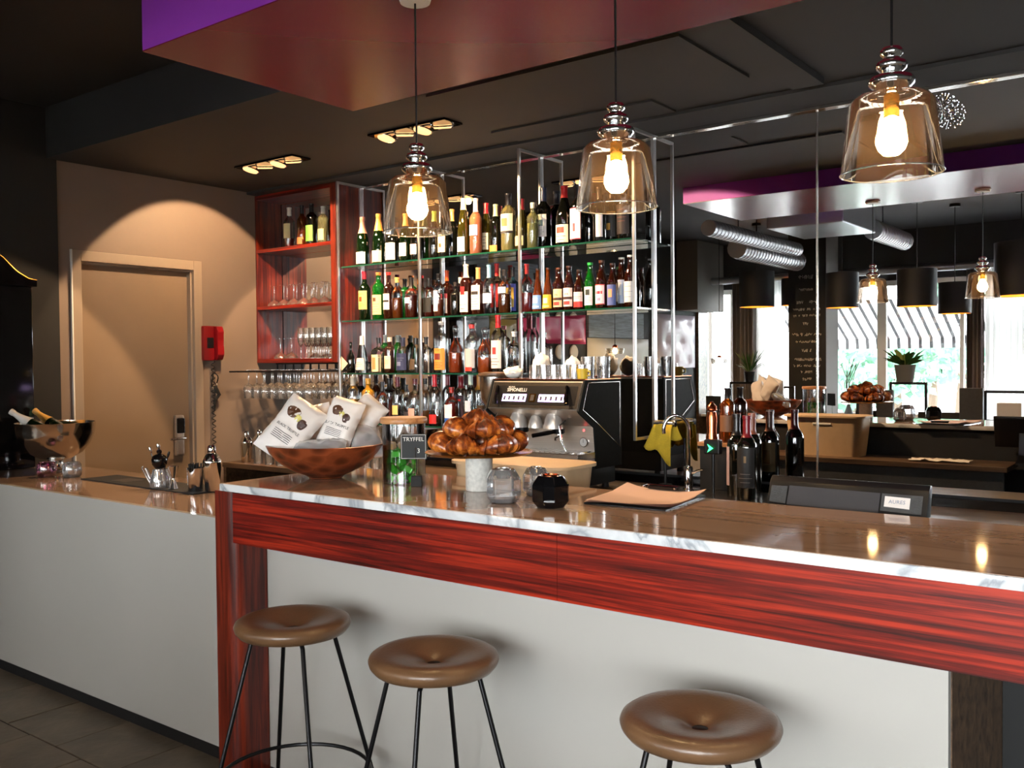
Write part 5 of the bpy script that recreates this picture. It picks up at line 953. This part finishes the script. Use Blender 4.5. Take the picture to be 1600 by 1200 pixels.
for px_, l, gl, m in ((460, 'clear liqueur bottle with cream cap behind the snack bags', 'clear', (230, 206, 160)), (480, 'dark liqueur bottle behind the snack bags', 'dark', (26, 24, 24))): bottle(l, (onY(px_, 640, 4.0).x, 4.0, ZK+.0005), 'spirit', .33, .038, gl, m, .16, (.2, .55, (236, 214, 180), 1.0), (), group='bottles behind the snack bags')
wb = bottle('white-capped wine bottle leaning behind the snack bags', (onY(492, 640, 3.87).x-.02, 3.87, ZK+.01), 'bordeaux', .37, .04, 'dark', (228, 214, 206), .24, (.3, .6, (214, 190, 190), 1.0), (), group='bottles behind the snack bags'); wb.rotation_euler = (0, R(14), 0)
# --- dandelion wall light on the mirror
dl = thing('dandelion_light', 'round silver dandelion-shaped light high on the mirror', 'wall light', (-.955, 4.33, 2.575)); bm = bmesh.new(); b2 = bmesh.new(); rn = random.Random(5)
for i in range(70):
    z = 1-2*(i+.5)/70; a = i*2.39996; r_ = math.sqrt(1-z*z); d_ = Vector((r_*math.cos(a), r_*math.sin(a), z))
    tube([d_*.012, d_*.058], .0009, 4, bm); q = bmesh.ops.create_icosphere(b2, subdivisions=1, radius=.0045, matrix=Matrix.Translation(d_*.06))
mk('spikes', bm, 'chrome', dl); mk('spike_tips', b2, 'chrome', dl); mk('stem', tube([(0, 0, 0), (0, .068, 0)], .006, 8), 'chrome', dl)
# ================================================================ DINING ROOM (seen in the mirror)
def tufted(label, y0, y1, z0, z1, m, nu, nv_):
    t = thing('tufted_panel', label, 'wall panel', (XW+.014, 0, 0), 0, 'padded panels on the black wall'); bm = bmesh.new(); n1, n2 = nu*6, nv_*6; g = []; bt_ = [((i+(.25 if j % 2 else .75))/nu, (j+.5)/nv_) for j in range(nv_) for i in range(nu)]
    for j in range(n2+1):
        rw = []
        for i in range(n1+1):
            u, v = i/n1, j/n2; dmin = min(math.hypot((u-a)*(y1-y0), (v-b)*(z1-z0)) for a, b in bt_); e = min(1, u*n1/2, (1-u)*n1/2, v*n2/2, (1-v)*n2/2)
            rw.append(bm.verts.new((.012+.05*e*(1-math.exp(-(dmin/.05)**2)*.85), y0+(y1-y0)*u, z0+(z1-z0)*v)))
        g.append(rw)
    for j in range(n2):
        for i in range(n1): bm.faces.new((g[j][i], g[j][i+1], g[j+1][i+1], g[j+1][i]))
    mk('padding', bm, m, t, True); mk('backing', B(.001, .0115, y0, y1, z0, z1), 'black_matte', t)
    for a, b in bt_: mk('button', lathe([(0, .006), (.012, .003), (.014, 0)], 10), 'button_dark', t, True, (.02, y0+(y1-y0)*a, z0+(z1-z0)*b), (0, R(90), 0))
def wy(x): return 2*YM-(onX(x, 520, XW)).y
def wz(x, y): return onX(x, y, XW).z
tufted('olive leather tufted panel on the black wall', wy(804), wy(752), wz(750, 560), wz(750, 497), 'olive_leather', 2, 2); tufted('magenta leather tufted panel on the black wall', wy(912), wy(806), wz(860, 537), wz(860, 489), 'pink_leather', 3, 2); tufted('cream leather panel with dark buttons low on the black wall', wy(1010), wy(914), wz(960, 600), wz(960, 529), 'cream_leather', 2, 2); tufted('pale lilac tufted panel beside the window', wy(1083), wy(1016), wz(1050, 575), wz(1050, 492), 'lilac_leather', 3, 3)
for a, b, c_, d_, l in ((835, 740, 455, 408, 'grey split-slate panel high on the black wall'), (1000, 914, 528, 488, 'grey split-slate panel above the cream leather panel')): tag(mk('slate_panel', B(XW+.014, XW+.05, wy(a), wy(b), wz((a+b)/2, c_), wz((a+b)/2, d_)), 'slate'), l, 'wall panel', 'slate panels')
for k in range(3): p = wy(850+22*k); tag(mk('paddle_disc', lathe([(0, 0), (.075, 0), (.078, .006), (.07, .014), (0, .016)], 24), 'cream_leather', None, 40, (XW+.014, p, 1.60), (0, R(90), 0)), '%s cream disc from the cabinet below the magenta panel' % ORD[k], 'wall disc', 'cream wall discs')
tag(mk('wall_bulkhead', B(XW+.014, XW+.3, wy(1098), wy(1056), wz(1075, 487), ZM-.01, .004), 'plaster_grey'), 'grey boxed bulkhead above the lilac tufted panel', 'bulkhead'); struct(mk('trim_1', B(XW+.014, XW+.05, WIN_Y+.002, wy(1086), 0, HEAD), 'walnut'))['label'] = 'brown window-side wall trim'
def small_pendant(label, px_, py_, Y, r):
    p = mir(px_, py_, Y); t = thing('glass_dish_pendant', label, 'pendant lamp', p, 0, 'clear dish pendants'); mk('glass_dish', lathe([(r, .06), (r*.86, 0), (0, -.004)], 20), 'glass_crystal', t, 40); mk('lid', lathe([(r, .062), (r*.3, .066), (0, .07)], 20), 'glass_crystal', t, 40); mk('copper_cap', lathe([(.03, .07), (.026, .09), (.01, .1), (0, .1)], 14), 'copper', t, True); mk('lamp_bulb', lathe([(0, .0), (.022, .01), (.026, .035), (.015, .06), (0, .06)], 14), 'bulb', t, True); mk('cord', tube([(0, 0, .1), (0, 0, ZM-p.z)], .0035, 6), 'black_plastic', t)
small_pendant('clear glass dish pendant hanging in front of the left window', 1124, 568, -1.6, .105); small_pendant('clear glass dish pendant in front of the cream leather panel', 961, 553, .2, .105)
def dtable(label, x, y, w, d_):
    t = thing('dining_table', label, 'table', (x, y, 0), 0, 'dining tables'); mk('table_top', B(-w/2, w/2, -d_/2, d_/2, .72, .75, .004), 'walnut', t)
    for a in (-1, 1):
        for b in (-1, 1): mk('leg', B(a*(w/2-.05)-.02, a*(w/2-.05)+.02, b*(d_/2-.05)-.02, b*(d_/2-.05)+.02, 0, .72), 'dark_metal', t)
dtable('dark wooden dining table by the left window', -4.4, -1.75, .8, .7); dtable('dark wooden dining table by the wide window', -2.45, -1.75, 1.2, .75); dtable('dark wooden dining table under the right curtain', -.7, -1.75, 1.0, .75)
def chair(label, x, y, rz):
    t = thing('dining_chair', label, 'chair', (x, y, 0), rz, 'black dining chairs'); mk('seat', B(-.21, .21, -.2, .2, .43, .47, .012), 'black_matte', t, 40); mk('backrest', B(-.2, .2, .18, .21, .62, .98, .012), 'black_matte', t, 40)
    for a in (-1, 1): mk('leg', tube([(a*.18, -.17, 0), (a*.18, -.17, .43)], .012, 8), 'dark_metal', t); mk('back_leg', tube([(a*.18, .2, 0), (a*.18, .195, .96)], .012, 8), 'dark_metal', t)
chair('black dining chair beside the left window', -4.35, -1.08, 0); chair('black dining chair at the wide window table, left place', -2.75, -1.05, 0); chair('black dining chair at the wide window table, right place', -2.15, -1.05, 0); chair('black dining chair at the table under the right curtain', -.75, -1.05, 0)
def frame_screen(label, px0, px1, py0, py1, Y):
    a, b = mir(px0, py1, Y), mir(px1, py0, Y); t = thing('frame_screen', label, 'partition', ((a.x+b.x)/2, Y, 0), 0, 'open black partition frames'); w_ = abs(b.x-a.x)/2
    for s_ in (-1, 1): mk('upright', B(s_*w_-.012, s_*w_+.012, -.012, .012, 0, b.z), 'dark_metal', t)
    mk('top_bar', B(-w_-.012, w_+.012, -.012, .012, b.z, b.z+.024), 'dark_metal', t); mk('lower_bar', B(-w_, w_, -.012, .012, .9, .924), 'dark_metal', t); return Vector(((a.x+b.x)/2, Y, b.z+.024)), w_
fa_, fw_ = frame_screen('open black partition frame with a fern on top', 1142, 1185, 600, 660, -.8); frame_screen('open black partition frame behind the bowl of bags', 1200, 1240, 607, 660, -.8); fb_, fw2 = frame_screen('open black partition frame with a potted plant on top', 1392, 1447, 601, 650, -.8); frame_screen('low black partition frame at the right of the mirror', 1540, 1625, 615, 660, -.8)
def plant(label, base, pot_r, pot_h, n, spread, hh, lw, pm, lm):
    t = thing('potted_plant', label, 'plant', base, 0, 'window plants'); mk('pot', lathe([(0, 0), (pot_r*.75, 0), (pot_r, pot_h), (pot_r*.9, pot_h), (pot_r*.85, pot_h*.9), (0, pot_h*.9)], 20), pm, t, 40); rn = random.Random(len(label))
    for i in range(n):
        a = rn.uniform(0, 6.28); s_ = rn.uniform(.4, 1)*spread; q = Vector((math.cos(a)*s_, math.sin(a)*s_, pot_h+rn.uniform(.2, 1)*hh)); bm = bmesh.new(); o_ = Vector((math.cos(a), math.sin(a), .3))*.2*pot_r+Vector((0, 0, pot_h*.9)); sd = Vector((-math.sin(a), math.cos(a), .2)); mid = o_.lerp(q, .6)+Vector((0, 0, .02))
        v = [bm.verts.new(p) for p in (o_, mid-sd*lw, mid+sd*lw, q)]; bm.faces.new((v[0], v[1], v[3], v[2])); mk('leaf', bm, lm, t)
plant('trailing green plant in a grey pot on the partition frame', fb_-Vector((.03, 0, 0)), .1, .17, 42, .22, .16, .028, 'pot_grey', 'leaf'); plant('airy fern in a dark pot on the partition frame', fa_+Vector((.06, 0, 0)), .06, .11, 46, .22, .26, .008, 'black_plastic', 'leaf')
for px_, py_, w_, h_, d_, m, l, Y in ((1383, 635, .16, .32, .05, 'charcoal', 'upright dark board standing left of the potted plant', -.62), (1518, 630, .2, .28, .05, 'charcoal', 'upright dark speaker box on the sideboard by the curtain', -.62), (1350, 622, .14, .1, .05, 'black_plastic', 'small black tablet stand right of the chalkboard column', -.62), (1518, 690, .24, .3, .16, 'white_paint', 'white storage box under the dark speaker box', -.62), (1578, 640, .2, .12, .1, 'white_paint', 'white crate beside the low partition frame', -.62), (1115, 640, .16, .3, .05, 'black_matte', 'dark framed screen by the left window', -.62)):
    p = mir(px_, py_, Y); nm_, ct_ = [(n_, c_) for q_, n_, c_ in (('board', 'display_board', 'board'), ('speaker box on', 'speaker_box', 'speaker'), ('tablet', 'tablet_stand', 'tablet'), ('storage', 'storage_box', 'box'), ('crate', 'white_crate', 'crate'), ('framed', 'framed_screen', 'screen')) if q_ in l and not (q_ == 'board' and 'sideboard' in l)][0]; t = tag(mk(nm_, B(-w_/2, w_/2, -d_/2, d_/2, (mir(1518, 690, Y).z+.1505 if 'speaker' in l and 'upright' in l else 0), p.z+h_/2, .006), m, None, False, (p.x, Y, 0)), l, ct_)
# window board ornaments
sp = mir(1326, 600, WIN_Y+.12); t = thing('twig_vase', 'thin dark twigs in a small vase on the window board', 'vase', (sp.x, WIN_Y+.12, SILL+.0005)); mk('vase', lathe([(0, 0), (.04, 0), (.05, .06), (.02, .14), (.025, .16), (0, .16)], 16), 'pot_grey', t, 50); rn = random.Random(4)
for i in range(9): mk('twig', tube([(0, 0, .15), (rn.uniform(-.06, .06), rn.uniform(-.03, .03), .4), (rn.uniform(-.16, .16), rn.uniform(-.05, .05), .62+rn.uniform(0, .1))], .004, 5), 'bark', t)
